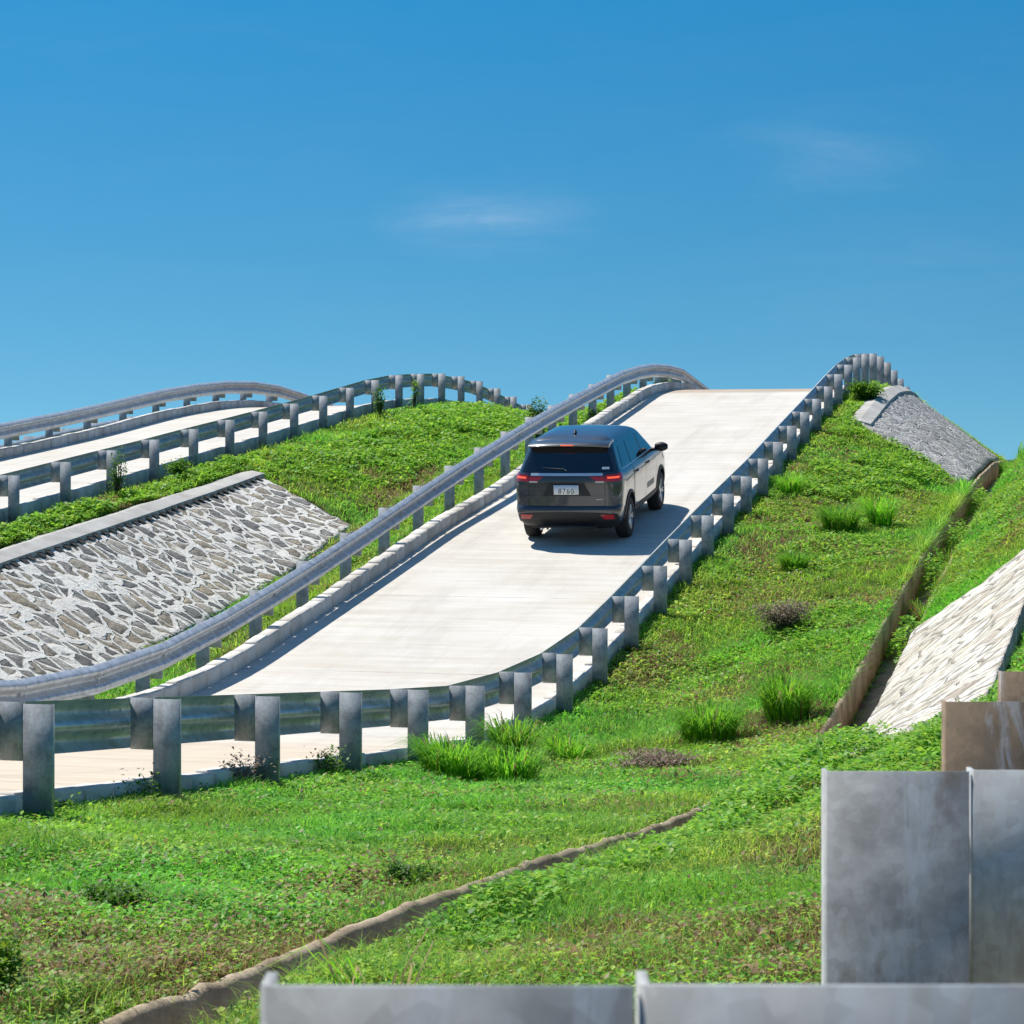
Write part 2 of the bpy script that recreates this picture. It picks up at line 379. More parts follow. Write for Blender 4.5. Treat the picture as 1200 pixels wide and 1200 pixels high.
# ------------------------------------------------------------------ roads and kerbs
def road(name, x0, x1, z0f, z1f, y0=-12, y1=112):
    ys = np.arange(y0, y1+.01, .5); mb = MB()
    t = np.linspace(0, 1, 6)
    V = []; 
    for y in ys:
        a, b = float(z0f(y)), float(z1f(y))
        for k in t: V.append((x0+(x1-x0)*k, y, a+(b-a)*k))
    n, m = len(ys), 6
    F = [(i*m+j, i*m+j+1, (i+1)*m+j+1, (i+1)*m+j) for i in range(n-1) for j in range(m-1)]
    B = [(x, y, z-.25) for x, y, z in V]
    nb = len(V)
    for i in range(n-1):
        F.append((i*m, (i+1)*m, nb+(i+1)*m, nb+i*m)); F.append((i*m+m-1, nb+i*m+m-1, nb+(i+1)*m+m-1, (i+1)*m+m-1))
    mb.add(V+B, F)
    return tag(mb.build(name, M['road'], smooth=True, sharp=40), kind='structure')
road('road', -11.8, -6.66, A_ROAD, A_ROAD)
road('road', -23.6, -18.46, BL_ROAD, B_ROAD)
road('road', -.1, 5.3, C_ROAD, C_ROAD)

def kerb(x0, x1, zf, h, low, y0=-10, y1=100, bl=.45, lip=.03, seed=0):
    """row of kerb blocks between x0<x1; zf road level; h above road; low below road level"""
    r = random.Random(seed); mb = MB(); y = y0
    while y < y1:
        L = bl; g = .016 if r.random() > .15 else .036
        dz = r.uniform(-.011, .011); dx = r.uniform(-.010, .010); d2 = r.uniform(-.003,.003)
        rings = []
        for k, (yy, e) in enumerate(((y+g, .012), (y+g+.012, 0), (y+L-g-.012, 0), (y+L-g, .012))):
            z = float(zf(yy))+dz; t = z+h-e; bt = z-low
            a, b = x0+dx+e+d2*k, x1+dx-e+d2*k
            rings.append([(a, yy, bt), (b, yy, bt), (b, yy, t-lip), (b-lip*.6, yy, t), (a+lip*.6, yy, t), (a, yy, t-lip)])
        mb.ring_sweep(rings); y += L
    o = fix_normals(mb.build('kerb', M['kerb'])); tag(o, kind='structure')
    core = MB(); rings = []
    for yy in np.arange(y0, y1, .5):
        z = float(zf(yy)); rings.append([(x0+.05, yy, z-low+.01), (x1-.05, yy, z-low+.01), (x1-.05, yy, z+h-.06), (x0+.05, yy, z+h-.06)])
    core.ring_sweep(rings); c = fix_normals(core.build('kerb_joint', M['mortar'], o)); 
    return o
kerb(-11.82, -11.60, A_ROAD, .21, .30, seed=1)
kerb(-6.84, -6.64, A_ROAD, .14, .30, seed=2)
kerb(-23.62, -23.40, BL_ROAD, .21, .30, y0=20, seed=3)
kerb(-18.64, -18.44, B_ROAD, .14, .30, y0=20, seed=4)
kerb(-.10, .12, C_ROAD, .14, .30, y1=80, seed=5)

# ------------------------------------------------------------------ guardrails
W_PROF = [(.012,.156),(.020,.153),(.056,.128),(.080,.110),(.088,.098),(.088,.074),(.078,.058),(.048,.040),(.012,.022),(.002,.010),(.000,0)]
W_PROF = [(d, h*1.13) for d, h in W_PROF]
W_PROF = W_PROF+[(d, -h) for d, h in W_PROF[-2::-1]]
def beam_rings(xb, dr, top, ys, off=0.0):
    """closed thin shell following top(y); dr=+1 the beam bulges to +x"""
    P = np.array(W_PROF); d = np.gradient(P, axis=0); nrm = np.c_[-d[:, 1], d[:, 0]]; nrm /= np.linalg.norm(nrm, axis=1)[:, None]
    out = P+off*np.c_[np.ones(len(P)), np.zeros(len(P))]; inn = out-np.array([.004, 0])
    loop = np.r_[out, inn[::-1]]
    rings = []
    for y in ys:
        z = float(top(y))-.18
        rings.append([(xb+dr*a, y, z+b) for a, b in loop])
    return rings
def c_channel(mb, x0, x1, y, z0, z1f, depth=.036, t=.006, outer=1):
    """C section: web towards -y, flanges going +y"""
    if outer > 0: prof_ = [(x0+.003, 0), (x1-.004, 0), (x1, .004), (x1, depth), (x1-t, depth), (x1-t, t), (x0, t), (x0, .003)]
    else: prof_ = [(x0+.004, 0), (x1-.003, 0), (x1, .003), (x1, t), (x0+t, t), (x0+t, depth), (x0, depth), (x0, .004)]
    mb.ring_sweep([[(a, y+b, z) for a, b in prof_] for z in (z0, z1f)])
def guardrail(label, xs, dr, ys, top, zb, beam_top=None, y0=None, y1=None, splice0=0, group=None, mat_p='steel_rail', rot=0.0, bw=.172, drop=0.0):
    """xs post centre x (value or list); dr=+1: road and beam on the +x side"""
    xs = [xs]*len(ys) if isinstance(xs, (int, float)) else xs
    root = empty('guardrail', (xs[0], ys[0], float(zb(xs[0], ys[0]))))
    loc = np.array(root.location)
    tag(root, label, 'guardrail', group)
    sh = lambda mb: [v.__isub__(loc) for v in mb.V]
    mlist = [mat_p]*len(ys) if isinstance(mat_p, str) else mat_p
    def turn(mb, x, y):
        if rot:
            c, n = math.cos(rot), math.sin(rot)
            for v in mb.V:
                dx, dy = v[:, 0]-x, v[:, 1]-y; v[:, 0] = x+dx*c-dy*n; v[:, 1] = y+dx*n+dy*c
    for x, y, mp_ in zip(xs, ys, mlist):
        jx, jz = random.uniform(-.008,.008), random.uniform(-.012,.008)
        t = float(top(y)); mb = MB(); jz *= (.15 if rot else 1)
        c_channel(mb, x-.1+jx, x+.1+jx, y, float(zb(x, y))-.12, t+jz-drop, outer=-dr); turn(mb, x, y); sh(mb)
        p = fix_normals(mb.build('post', M[mp_], root))
        mb = MB(); jz2 = random.uniform(-.006,.006)*(.2 if rot else 1)
        a = sorted((x+jx+dr*.1025, x+jx+dr*(.1025+bw)))
        c_channel(mb, a[0], a[1], y+.003, t+jz2-.365-drop, t+jz2-drop, outer=-dr); 
        for dz in (-.09,-.26):
            mb.cyl((x+jx+dr*.085, y+.03, t+dz), (x+jx+dr*.125, y+.03, t+dz), .013, n=6)
        turn(mb, x, y); sh(mb)
        s = fix_normals(mb.build('spacer_block', M[mp_], p))
    y0 = ys[0]-.6 if y0 is None else y0; y1 = ys[-1]+.6 if y1 is None else y1
    bt = beam_top or top
    xf = lambda y: float(np.interp(y, ys, xs))+dr*(.108+bw)
    cuts = [y for k, y in enumerate(ys) if k % 2 == splice0 and y0+.5 < y < y1-.5]
    edges = [y0]+cuts+[y1]
    for k, (a, b) in enumerate(zip(edges, edges[1:])):
        a2 = a-.16 if k else a; b2 = b+.16 if k < len(edges)-2 else b
        kn = [y for y in ys if a2 < y < b2]
        yy = sorted(set([a2, b2]+kn+[y-.35 for y in kn if y-.35 > a2]+[y+.35 for y in kn if y+.35 < b2]))
        bt_ = lambda y: np.interp(y, ys, [float(bt(q)) for q in ys]) if ys[0] <= y <= ys[-1] else float(bt(y))   # panels are straight between posts
        P = []
        for y in yy:
            o = .0045*(1 if (y > b-.17 and k < len(edges)-2) else 0)
            P.append([(xf(y)+(px-xf(ys[0])), py, pz) for px, py, pz in beam_rings(xf(ys[0]), dr, bt_, [y], o)[0]])
        mb = MB(); mb.ring_sweep(P)
        for yb in ([b] if k < len(edges)-2 else []):
            z = float(bt(yb))-.18
            for dy in (-.11,-.03,.05,.12):
                for h, dep in ((.045,.05),(-.045,.05)):
                    mb.cyl((xf(yb)+dr*(dep-.0), yb+dy, z+h+float(bt(yb+dy)-bt(yb))), (xf(yb)+dr*(dep+.022), yb+dy, z+h+float(bt(yb+dy)-bt(yb))), .014, .010, 8)
        for yp in ys:
            if a <= yp < b:
                z = float(bt(yp))-.18; mb.cyl((xf(yp)+dr*.004, yp+.04, z), (xf(yp)+dr*.03, yp+.04, z), .018, .013, 8)
                z2 = z+.085; mb.cyl((xf(yp)+dr*.08, yp+.04, z2), (xf(yp)+dr*.095, yp+.04, z2), .012, .009, 8)
        sh(mb); fix_normals(mb.build('rail_panel', M['beam'], root, smooth=True, sharp=40))
    return root

gz = lambda x, y: ground(np.array([x]), np.array([y]))[0]
G = 'steel guardrails along the test ramps'
yA = [12.85+1.976*i for i in range(-9, 38)]
guardrail('galvanised guardrail along the right edge of the steep ramp with the grey car', -6.5, -1, yA, AR_TOP, gz, group=G)
yAL = [54.25+1.965*i for i in range(-24, 18)]
guardrail('shiny guardrail along the left kerb of the steep ramp, passing beside the grey car', -12.05, 1, yAL, AL_TOP, gz, splice0=1, group=G, drop=.11)
yBR = [35.33+1.95*i for i in range(-9, 26)]
guardrail('guardrail standing just above the stone faced slope on the near side of the left ramp', -18.3, -1, yBR, BR_TOP, gz, group=G)
yBL = [45.8+2.0*i for i in range(-12, 20)]
guardrail('guardrail along the far kerb of the left ramp, outlined against the sky', -23.86, 1, yBL, BL_TOP, gz, group=G, drop=.10)
D_TOP = prof([(30,-1.8),(44,-.6),(53.3,.50),(58.8,1.10),(62,1.35),(66,1.4),(72,1.0),(85,0)], .8)
guardrail('low guardrail half hidden behind the far rail of the left ramp', -27.6, 1, [40+2.0*i for i in range(18)], D_TOP, gz, group=G)
cx = [-.346,-.304,-.276,-.254,-.243]+[-.235]*6
guardrail('weathered guardrail in the foreground with broad rust stained posts', cx, 1, [1.16+2.0*i for i in range(11)], C_TOP, gz, y0=.4, group=G, bw=.25, rot=math.radians(14.5), mat_p=['steel','steel','steel_brown','steel_brown']+['steel']*7)

# ------------------------------------------------------------------ drain channel
def drain():
    root = empty('drainage_channel', (XD0, 0, float(DITCH(0)))); loc = np.array(root.location)
    tag(root, 'brown stained concrete drainage channel running through the grass valley', 'drain')
    ys = np.arange(-4, 82, .13)
    def wall(x0, x1, seed, dz=0.0):
        rings = []
        for y in ys:
            z = float(DITCH(y))+dz; n = (float(fbm(np.array(y*1.3), np.array(.5), seed))-.5)*.03+(float(fbm(np.array(y*9.3), np.array(.5), seed))-.5)*.05; w = (float(fbm(np.array(y*2.8), np.array(3.5), seed))-.5)*.012
            rings.append([(x0+w, y, z-.52), (x1+w, y, z-.52), (x1+w, y, z+.02+n), (x1-.02+w, y, z+.04+n), (x0+.02+w, y, z+.04+n), (x0+w, y, z+.02+n)])
        mb = MB(); mb.ring_sweep(rings); mb.V[0] -= loc
        fix_normals(mb.build('channel_wall', M['drain'], root))
    wall(XD0-.02, XD0+.045, 4); wall(XD1-.03, XD1+.02, 9, -.03)
    rings = [[(XD0+.05, y, float(DITCH(y))-.56), (XD1-.05, y, float(DITCH(y))-.56), (XD1-.05, y, float(DITCH(y))-.40), (XD0+.05, y, float(DITCH(y))-.40)] for y in ys]
    mb = MB(); mb.ring_sweep(rings); mb.V[0] -= loc; fix_normals(mb.build('channel_bed', M['drain'], root))
drain()

# ------------------------------------------------------------------ stone faced slopes
def surf(x, y):
    L = lines(np.atleast_1d(y)); X = XL[1:]
    return float(np.interp(x, X[X.index(-24.15) if False else 0:], L[:, 0]))
def stone_slope(label, xt, xb, yt, yb, mat, cop=None, thick=.10, amp=.03, seed=0, zt=None, zb_=None, wob=0.0):
    """sloping masonry skin: x from xt (top) to xb (bottom); yt, yb = (near, far) y at top and bottom"""
    zt = zt or surf; zb_ = zb_ or surf
    nu = 30; nv = int(abs(yt[1]-yt[0])/.12)
    root = empty('stone_revetment', (xb, yb[0], zb_(xb, yb[0]))); loc = np.array(root.location)
    tag(root, label, 'stone wall', 'stone faced slopes of the embankments')
    V = np.zeros((nv+1, nu+1, 3)); UV = np.zeros((nv+1, nu+1, 2))
    W = abs(xt-xb)*1.25
    for j in range(nv+1):
        t = j/nv; a = yt[0]+(yt[1]-yt[0])*t; b = yb[0]+(yb[1]-yb[0])*t
        za, zb = zt(xt, a), zb_(xb, b)
        for i in range(nu+1):
            s = i/nu; y = a+(b-a)*s; x = xt+(xb-xt)*s
            n = (float(fbm(np.array(y*3.1), np.array(s*W*3.1), seed))-.5)*amp*2
            V[j, i] = (x, y, za+(zb-za)*s+.07+n*(min(1, s*6) if cop else 1)); UV[j, i] = (y, s*W)
    k = (nv+1)*(nu+1)
    idx = np.arange(k).reshape(nv+1, nu+1)
    F = np.stack([idx[:-1, :-1], idx[:-1, 1:], idx[1:, 1:], idx[1:, :-1]], -1).reshape(-1, 4)
    bot = V.reshape(-1, 3).copy(); bot[:, 2] -= thick+.35
    per = list(idx[0, :])+list(idx[1:, -1])+list(idx[-1, -2::-1])+list(idx[-2:0:-1, 0])
    S = np.array([(per[q], per[(q+1) % len(per)], per[(q+1) % len(per)]+k, per[q]+k) for q in range(len(per))])
    o = mesh_np('stone_facing', np.r_[V.reshape(-1, 3), bot]-loc, [np.r_[F, S]], mat, root, uv=np.r_[UV.reshape(-1, 2), UV.reshape(-1, 2)])
    fix_normals(o)
    if cop:
        w0, w1 = cop; d = 1 if xb > xt else -1
        rings = []
        for j in np.linspace(0, 1, 40):
            y = yt[0]+(yt[1]-yt[0])*j; z = zt(xt, y); sl = (zb_(xb, y)-z)/abs(xb-xt)
            n = (float(fbm(np.array(y*.7), np.array(1.0), seed+3))-.5)*.10+(float(fbm(np.array(y*3.1), np.array(2.0), seed+3))-.5)*.06
            rings.append([(xt-d*w0, y, z-.2), (xt-d*(w0+n), y, z+.08+n*.3), (xt-d*w0*.15, y, z+.115+n*.3), (xt+d*(w1+n*.4), y, z+.125+sl*w1*.9), (xt+d*(w1+n*.4+.01), y, z+.08+sl*w1), (xt+d*w1, y, z-.3)])
        mb = MB(); mb.ring_sweep(rings); mb.V[0] -= loc
        fix_normals(mb.build('coping', M['coping'], root, smooth=True, sharp=25))
        # flat dark quads painting the shade in the gaps under the coping
    if mat is M['stoneB']:
        mb = MB()
        for y in np.arange(yt[0]+.2, yt[1]-.2, .30):
            j = random.uniform(-.05,.05); z = zt(xt, y); sl = (zb_(xb, y)-z)/abs(xb-xt)
            xx = xt+.30; zz = z+.07+sl*.30
            mb.add([(xx-.06, y-.09+j, zz+.035-sl*.06), (xx+.04, y-.07+j, zz+.02+sl*.04), (xx+.05, y+.08+j, zz+.02+sl*.05), (xx-.06, y+.10+j, zz+.035-sl*.06)], [(0,1,2,3)])
        mb.V = [v-loc for v in mb.V]
        mb.build('gap_shade', plain('gap_shade_paint', (.03,.028,.025), .95), root)['kind'] = 'stuff'
    return root
stone_slope('large rubble masonry slope with pale mortar veins beneath the left ramp', -17.05, -14.5, (25.0, 43.3), (24.0, 42.0), M['stoneB'], (.28,.24), seed=2, zt=lambda x, y: float(B_ROAD(y))-.25, zb_=lambda x, y: float(VAL(y)))
stone_slope('grey rubble slope with a pale concrete cap near the crest of the steep ramp', -5.65, -3.16, (51.6, 64.0), (49.3, 62.5), M['stoneA'], (.30,.22), amp=.05, seed=5, zt=lambda x, y: float(A_ROAD(y))-.05, zb_=lambda x, y: float(DITCH(y))+.04)
stone_slope('bleached stone slope at the right edge, rising from the drainage channel', -.95, -2.57, (17.0, 29.4), (18.0, 29.4), M['stoneC'], None, amp=.05, seed=8, zt=lambda x, y: float(C_ROAD(y))-.22, zb_=lambda x, y: float(DITCH(y))+.10)
#MARK_VEG

# ------------------------------------------------------------------ vegetation
GREENS = np.array([(.185,.365,.022),(.130,.300,.020),(.260,.410,.032),(.085,.220,.020),(.320,.420,.050),(.060,.155,.018)])
DRY = np.array([(.33,.23,.11),(.24,.15,.08),(.40,.31,.16),(.19,.10,.055),(.30,.27,.07)])
# soft patches: (x, y, radius, dryness)
PATCH = []
def dryness(x, y):
    d = np.clip((fbm(x*.55+7, y*.55, 31, 4)-.60)*4.5, 0, .8)
    for px, py, rx, ry, a in PATCH:
        q = ((x-px)/rx)**2+((y-py)/ry)**2+(fbm(x*2.1, y*2.1, 77)-.5)*1.4
        d = np.maximum(d, a*np.clip(1.4-q, 0, 1))
    return d
def tint(x, y, n, dryf=1.0):
    k = fbm(x*.8, y*.8, 11, 3)
    base = GREENS[np.clip((rng.random(n)*3.2+np.clip(k*5.2-1.6, 0, 3)).astype(int) % 6, 0, 5)]
    base = base*(0.8+.5*rng.random((n, 1)))*(.72+.62*np.clip(fbm(x*1.7, y*1.7, 23, 3), 0, 1))[:, None]
    cz = np.clip(fbm(x*.42, y*.42, 71, 3)*3.2-1.25, 0, 1)[:, None]
    base = base*(1-cz)+base*np.array([.62, 1.06, .95])*cz
    base = base*np.array([1.18, 1.16, 1.5])
    isdry = rng.random(n) < dryness(x, y)*dryf+.10
    c = np.where(isdry[:, None], DRY[rng.integers(0, 5, n)]*(.7+.6*rng.random((n, 1))), base)
    return np.clip(c, 0, 1), isdry
def blade_arrays(P, H, Wd, lean, az, curl=.5):
    """curved blades: 5 verts, quad + tri"""
    n = len(P); d = np.c_[np.cos(az), np.sin(az), np.zeros(n)]
    s = np.c_[-np.sin(az), np.cos(az), np.zeros(n)]
    up = np.array([0, 0, 1.0])
    h = H[:, None]; w = Wd[:, None]*.5; l = lean[:, None]
    mid = P+up*h*.58+d*h*l*.35; tip = P+up*h*(1-.42*l*curl)+d*h*l
    V = np.empty((n, 5, 3)); V[:, 0] = P-s*w; V[:, 1] = P+s*w; V[:, 2] = mid+s*w*.8; V[:, 3] = mid-s*w*.8; V[:, 4] = tip
    b = (np.arange(n)*5)[:, None]
    return V.reshape(-1, 3), b+np.array([0,1,2,3]), b+np.array([3,2,4])
def leaf_arrays(P, S, az, tilt, asp=.6):
    """folded leaf: 2 quads sharing a midrib; 6 verts"""
    n = len(P); ca, sa = np.cos(az), np.sin(az)
    ct, st_ = np.cos(tilt), np.sin(tilt)
    d = np.c_[ca*ct, sa*ct, st_]; s = np.c_[-sa, ca, np.zeros(n)]
    u = np.cross(d, s); L = S[:, None]; w = L*asp*.5
    V = np.empty((n, 6, 3))
    V[:, 0] = P; V[:, 1] = P+d*L*.45-u*L*.03; V[:, 2] = P+d*L-u*L*.10
    V[:, 3] = P+d*L*.42+s*w+u*L*.10; V[:, 4] = P+d*L*.42-s*w+u*L*.10; V[:, 5] = P+d*L*.80
    b = (np.arange(n)*6)[:, None]
    T = np.concatenate([b+np.array([0,1,3]), b+np.array([1,2,3]), b+np.array([0,4,1]), b+np.array([1,4,2])])
    return V[:, :5].reshape(-1, 3), (np.arange(n)*5)[:, None]+np.array([0,1,3]), np.concatenate([(np.arange(n)*5)[:, None]+np.array(q) for q in ([1,2,3],[0,4,1],[1,4,2])])

class Veg:
    def __init__(s): s.V = []; s.Q = []; s.T = []; s.C = []; s.n = 0
    def add(s, V, Q, T, C, per):
        s.V.append(V)
        if Q is not None: s.Q.append(Q+s.n)
        s.T.append(T+s.n); s.C.append(np.repeat(C, per, axis=0)); s.n += len(V)
    def blades(s, P, H, W, lean, az, C, curl=.5):
        V, Q, T = blade_arrays(P, H, W, lean, az, curl)
        C5 = np.repeat(C, 5, axis=0); s.V.append(V); s.Q.append(Q+s.n); s.T.append(T+s.n); s.C.append(C5); s.n += len(V)
    def leaves(s, P, S, az, tilt, C, asp=.6):
        V, a, b = leaf_arrays(P, S, az, tilt, asp)
        s.V.append(V); s.T.append(a+s.n); s.T.append(b+s.n); s.C.append(np.repeat(C, 5, axis=0)); s.n += len(V)
    def build(s, name, mat, parent=None, loc=None):
        V = np.concatenate(s.V)
        if loc is not None: V = V-np.array(loc)
        F = ([np.concatenate(s.Q)] if s.Q else [])+[np.concatenate(s.T)]
        return mesh_np(name, V, F, mat, parent, col=np.concatenate(s.C))

PSI = math.radians(15.0)
CREEP = []      # filled below: patches of creeping broad leaved plants (x, y, rx, ry)
def depth(x, y): return -x*math.sin(PSI)+y*math.cos(PSI)
def scatter(x0, x1, y0, y1, dens):
    """random points; density (per m2) falls with y"""
    X, Y = [], []
    for a in np.arange(y0, y1, 1.0):
        n = int(dens(a)*(x1-x0)*min(1.0, y1-a)); X.append(rng.uniform(x0, x1, n)); Y.append(rng.uniform(a, min(a+1, y1), n))
    x, y = np.concatenate(X), np.concatenate(Y)
    keep = fbm(x*2.6, y*2.6, 41) > .16+.16*rng.random(len(x))
    return x[keep], y[keep]
STONE_AREAS = [lambda x, y: (x > -17.45+.25*fbm(y*.9, y*0, 3)) & (x < -14.45) & (y < 43.4-(x+17.05)*.5),
               lambda x, y: (x > -5.95) & (x < XD0+.1) & (y > 51.6+(x+5.65)*-.92) & (y < 64),
               lambda x, y: (x > XD1-.02) & (x < -.9) & (y > 17.0+(-.95-x)*.69) & (y < 29.45)]
def clear(x, y):
    m = np.ones(len(x), bool)
    for f in STONE_AREAS: m &= ~f(x, y)
    return m
def turf(v, lf, x0, x1, y0, y1, dens, hscale=1.0):
    x, y = scatter(x0, x1, y0, y1, dens); m = clear(x, y); x, y = x[m], y[m]; n = len(x)
    z = ground(x, y)
    C, dr = tint(x, y, n); dp = np.maximum(depth(x, y), 3)
    wide = .0042*(dp/9)**.75*(.7+.6*rng.random(n))
    ht = hscale*(.03+.07*rng.random(n)**1.8)*(.25+1.5*fbm(x*1.6, y*1.6, 51, 4))*np.where(dr, .7, 1)*(1+.012*dp)
    v.blades(np.c_[x, y, z-.006], ht, wide, .35+1.5*rng.random(n), rng.random(n)*6.283, C, .35)
    # small clover sized leaves between the blades
    k = rng.random(n) < .62*np.clip(fbm(x*.7, y*.7, 61)*3.0-.9, .12, 1)
    q = int(k.sum()); xx = x[k]+rng.normal(0, .02, q); yy = y[k]+rng.normal(0, .02, q)
    C2, _ = tint(xx, yy, q, .5)
    lf.leaves(np.c_[xx, yy, ground(xx, yy)+.015+.05*rng.random(q)*hscale], (.016+.022*rng.random(q))*(dp[k]/10)**.55, rng.random(q)*6.283, rng.normal(.25, .35, q), C2, .75)

def lush(v, cx_, cy_, rx, ry, n, size=.05, h=.16, col=1.0):
    t = rng.random(n)*6.283; r = np.sqrt(rng.random(n))
    x = cx_+np.cos(t)*r*rx; y = cy_+np.sin(t)*r*ry
    m = fbm(x*1.9, y*1.9, 91) > .30+.28*r*r; x, y, r = x[m], y[m], r[m]; m = clear(x, y); x, y, r = x[m], y[m], r[m]
    n = len(x); top = h*(.35+1.1*fbm(x*2.4, y*2.4, 95))*(1-.5*r*r)
    z = ground(x, y)+top*(.25+.75*rng.random(n)**.5)
    base = GREENS[rng.choice([0,0,1,1,2,3,4], n)]*(.75+.55*rng.random((n, 1)))*col*np.array([1.06, 1.18, 1.5])
    v.leaves(np.c_[x, y, z], size*(.55+.75*rng.random(n)), rng.random(n)*6.283, rng.normal(.12, .38, n), base, .82)

PATCH += [(-3.9, 7.7, 1.0, 1.0, .8), (-3.25, 8.0, .5, 1.3, .75), (-4.9, 9.0, .9, .7, .9), (-3.5, 10.4, .4, 1.2, .7), (-4.3, 6.6, 1.2, .9, .9), (-4.36, 21.7, .55, .7, .6), (-4.6, 27.6, 1.0, 1.3, .45), (-6.0, 30.2, .5, 1.6, .6), (-5.6, 37.5, .7, 1.6, .65), (-5.2, 34, .8, 1.6, .4),
          (-1.05, 7.4, .7, 1.0, .7), (-1.65, 7.6, .5, .9, .65), (-.95, 5.2, .6, .9, .9), (-1.35, 10.8, .4, 1.4, .6), (-1.05, 12.6, .4, 1.2, .5), (-5.4, 41, .5, 3, .5), (-3.9, 17.0, .7, 1.0, .5), (-1.5, 39, .6, 3, .5), (-1.7, 47, .5, 4, .4), (-13.9, 41, .5, 3, .6), (-14.6, 46, .5, 2.6, .7), (-4.1, 44, .5, 3, .45)]
gv, lv = Veg(), Veg()
turf(gv, lv, -6.62, XD0-.03, 3.5, 66, lambda a: 5200 if a < 11 else max(900, 5200*(11/a)**1.15), 1.0)
turf(gv, lv, XD0-.12, XD0+.07, 26, 60, lambda a: 2600 if int(a*7) % 3 else 500, 2.3)
turf(gv, lv, XD0-.20, XD0+.03, 3.5, 60, lambda a: 3200 if a < 14 else 1500, 1.3)
turf(gv, lv, XD1+.04, -.42, 1.4, 66, lambda a: 6800 if a < 7 else max(900, 6800*(7/a)**.95), 1.0)
turf(gv, lv, -18.2, -11.9, 22, 82, lambda a: max(520, 1100*(22/a)**.6), 1.25)
turf(gv, lv, -27.4, -23.9, 38, 75, lambda a: 260, 1.3)
g = gv.build('grass', M['grass']); tag(g, kind='stuff')
g = lv.build('ground_cover', M['leaf']); tag(g, kind='stuff')

# creeping broad leaved plants: on the bank right of the drain and along the ramp shoulders
cr = Veg()
for p in [(-2.30,7.0,.22,1.5,1600,.030,.08),(-2.30,9.2,.28,1.8,3200,.034,.10),(-2.25,11.8,.34,2.0,4600,.038,.13),(-2.2,14.5,.40,2.4,6000,.042,.20),(-2.05,17.6,.5,2.0,6000,.045,.27),
          (-1.5,14.5,.42,2.2,4200,.045,.18),(-1.15,16.0,.45,1.5,4200,.048,.24),(-.9,17.2,.4,1.1,2600,.05,.28),(-1.4,18.2,.5,.9,3000,.05,.28),(-1.7,12.3,.3,1.6,1500,.038,.10),
          (-2.50,8.4,.20,2.4,1500,.030,.07),(-2.52,11.5,.2,2.2,1900,.034,.09),(-2.50,17.5,.25,3.0,4200,.042,.24),(-2.52,33,.2,5,1500,.05,.12),(-2.52,43,.2,6,1500,.06,.14),(-.75,14.5,.25,2.5,1800,.045,.16),(-2.8,31.0,.22,1.2,900,.06,.5),(-2.85,36.5,.2,1.6,1100,.065,.55),(-2.8,41.5,.2,1.8,1000,.07,.6),(-2.82,48,.2,2.2,1000,.08,.55),(-3.1,35,.1,2.5,700,.06,.14),(-3.1,43,.1,3.0,700,.07,.16)]:
    lush(cr, *p)
tag(cr.build('ground_cover', M['leaf']), kind='stuff')
cr = Veg()
for p in [(-4.5,9.6,1.3,1.2,5200,.030,.07),(-4.9,12.2,1.0,1.0,3800,.032,.08),(-4.2,14.5,.9,1.3,4200,.034,.10),(-5.4,16.0,.7,1.2,2600,.034,.09),(-4.6,18.4,.8,1.6,3000,.036,.10),
          (-5.2,45,.9,3.0,5200,.075,.22),(-4.4,48,.9,3.5,6200,.08,.26),(-5.9,52,.35,3.5,2400,.07,.22),(-4.6,37.5,1.0,2.4,3000,.065,.16),(-4.9,55,.6,2,1600,.08,.2),(-5.95,58,.3,4,2200,.08,.25),
          (-4.0,31,.7,2.2,2400,.055,.14),(-2.0,34,.45,3.6,2600,.06,.18),(-1.95,42,.45,4,2600,.07,.2)]:
    lush(cr, *p)
tag(cr.build('ground_cover', M['leaf']), kind='stuff')
cr = Veg()
for p in [(-17.38,37.0,.20,2.2,1500,.08,.16),(-17.4,33.0,.22,1.8,1300,.08,.16),(-17.38,41.5,.16,1.6,900,.08,.14),(-17.75,35.5,.35,4.5,4800,.08,.2),(-17.75,42.5,.4,3.5,3600,.08,.22),(-16.6,47,1.2,4,6000,.09,.22),(-16.4,53,1.4,4.5,7000,.10,.26),(-16.6,59,1.4,4.0,6000,.10,.26),(-15.4,49,.9,4,4500,.09,.2),(-15.5,57,.9,4,4500,.1,.22),
          (-13.4,46,.8,4,4500,.085,.2),(-13.2,38,.6,3.5,3600,.075,.16),(-13.1,31,.55,3.2,3000,.065,.14),(-12.6,53,.5,4.5,3600,.09,.24),(-12.5,58.5,.5,3.0,2600,.09,.26),(-13.6,56,.8,4,4000,.1,.22)]:
    lush(cr, *p)
tag(cr.build('ground_cover', M['leaf']), kind='stuff')

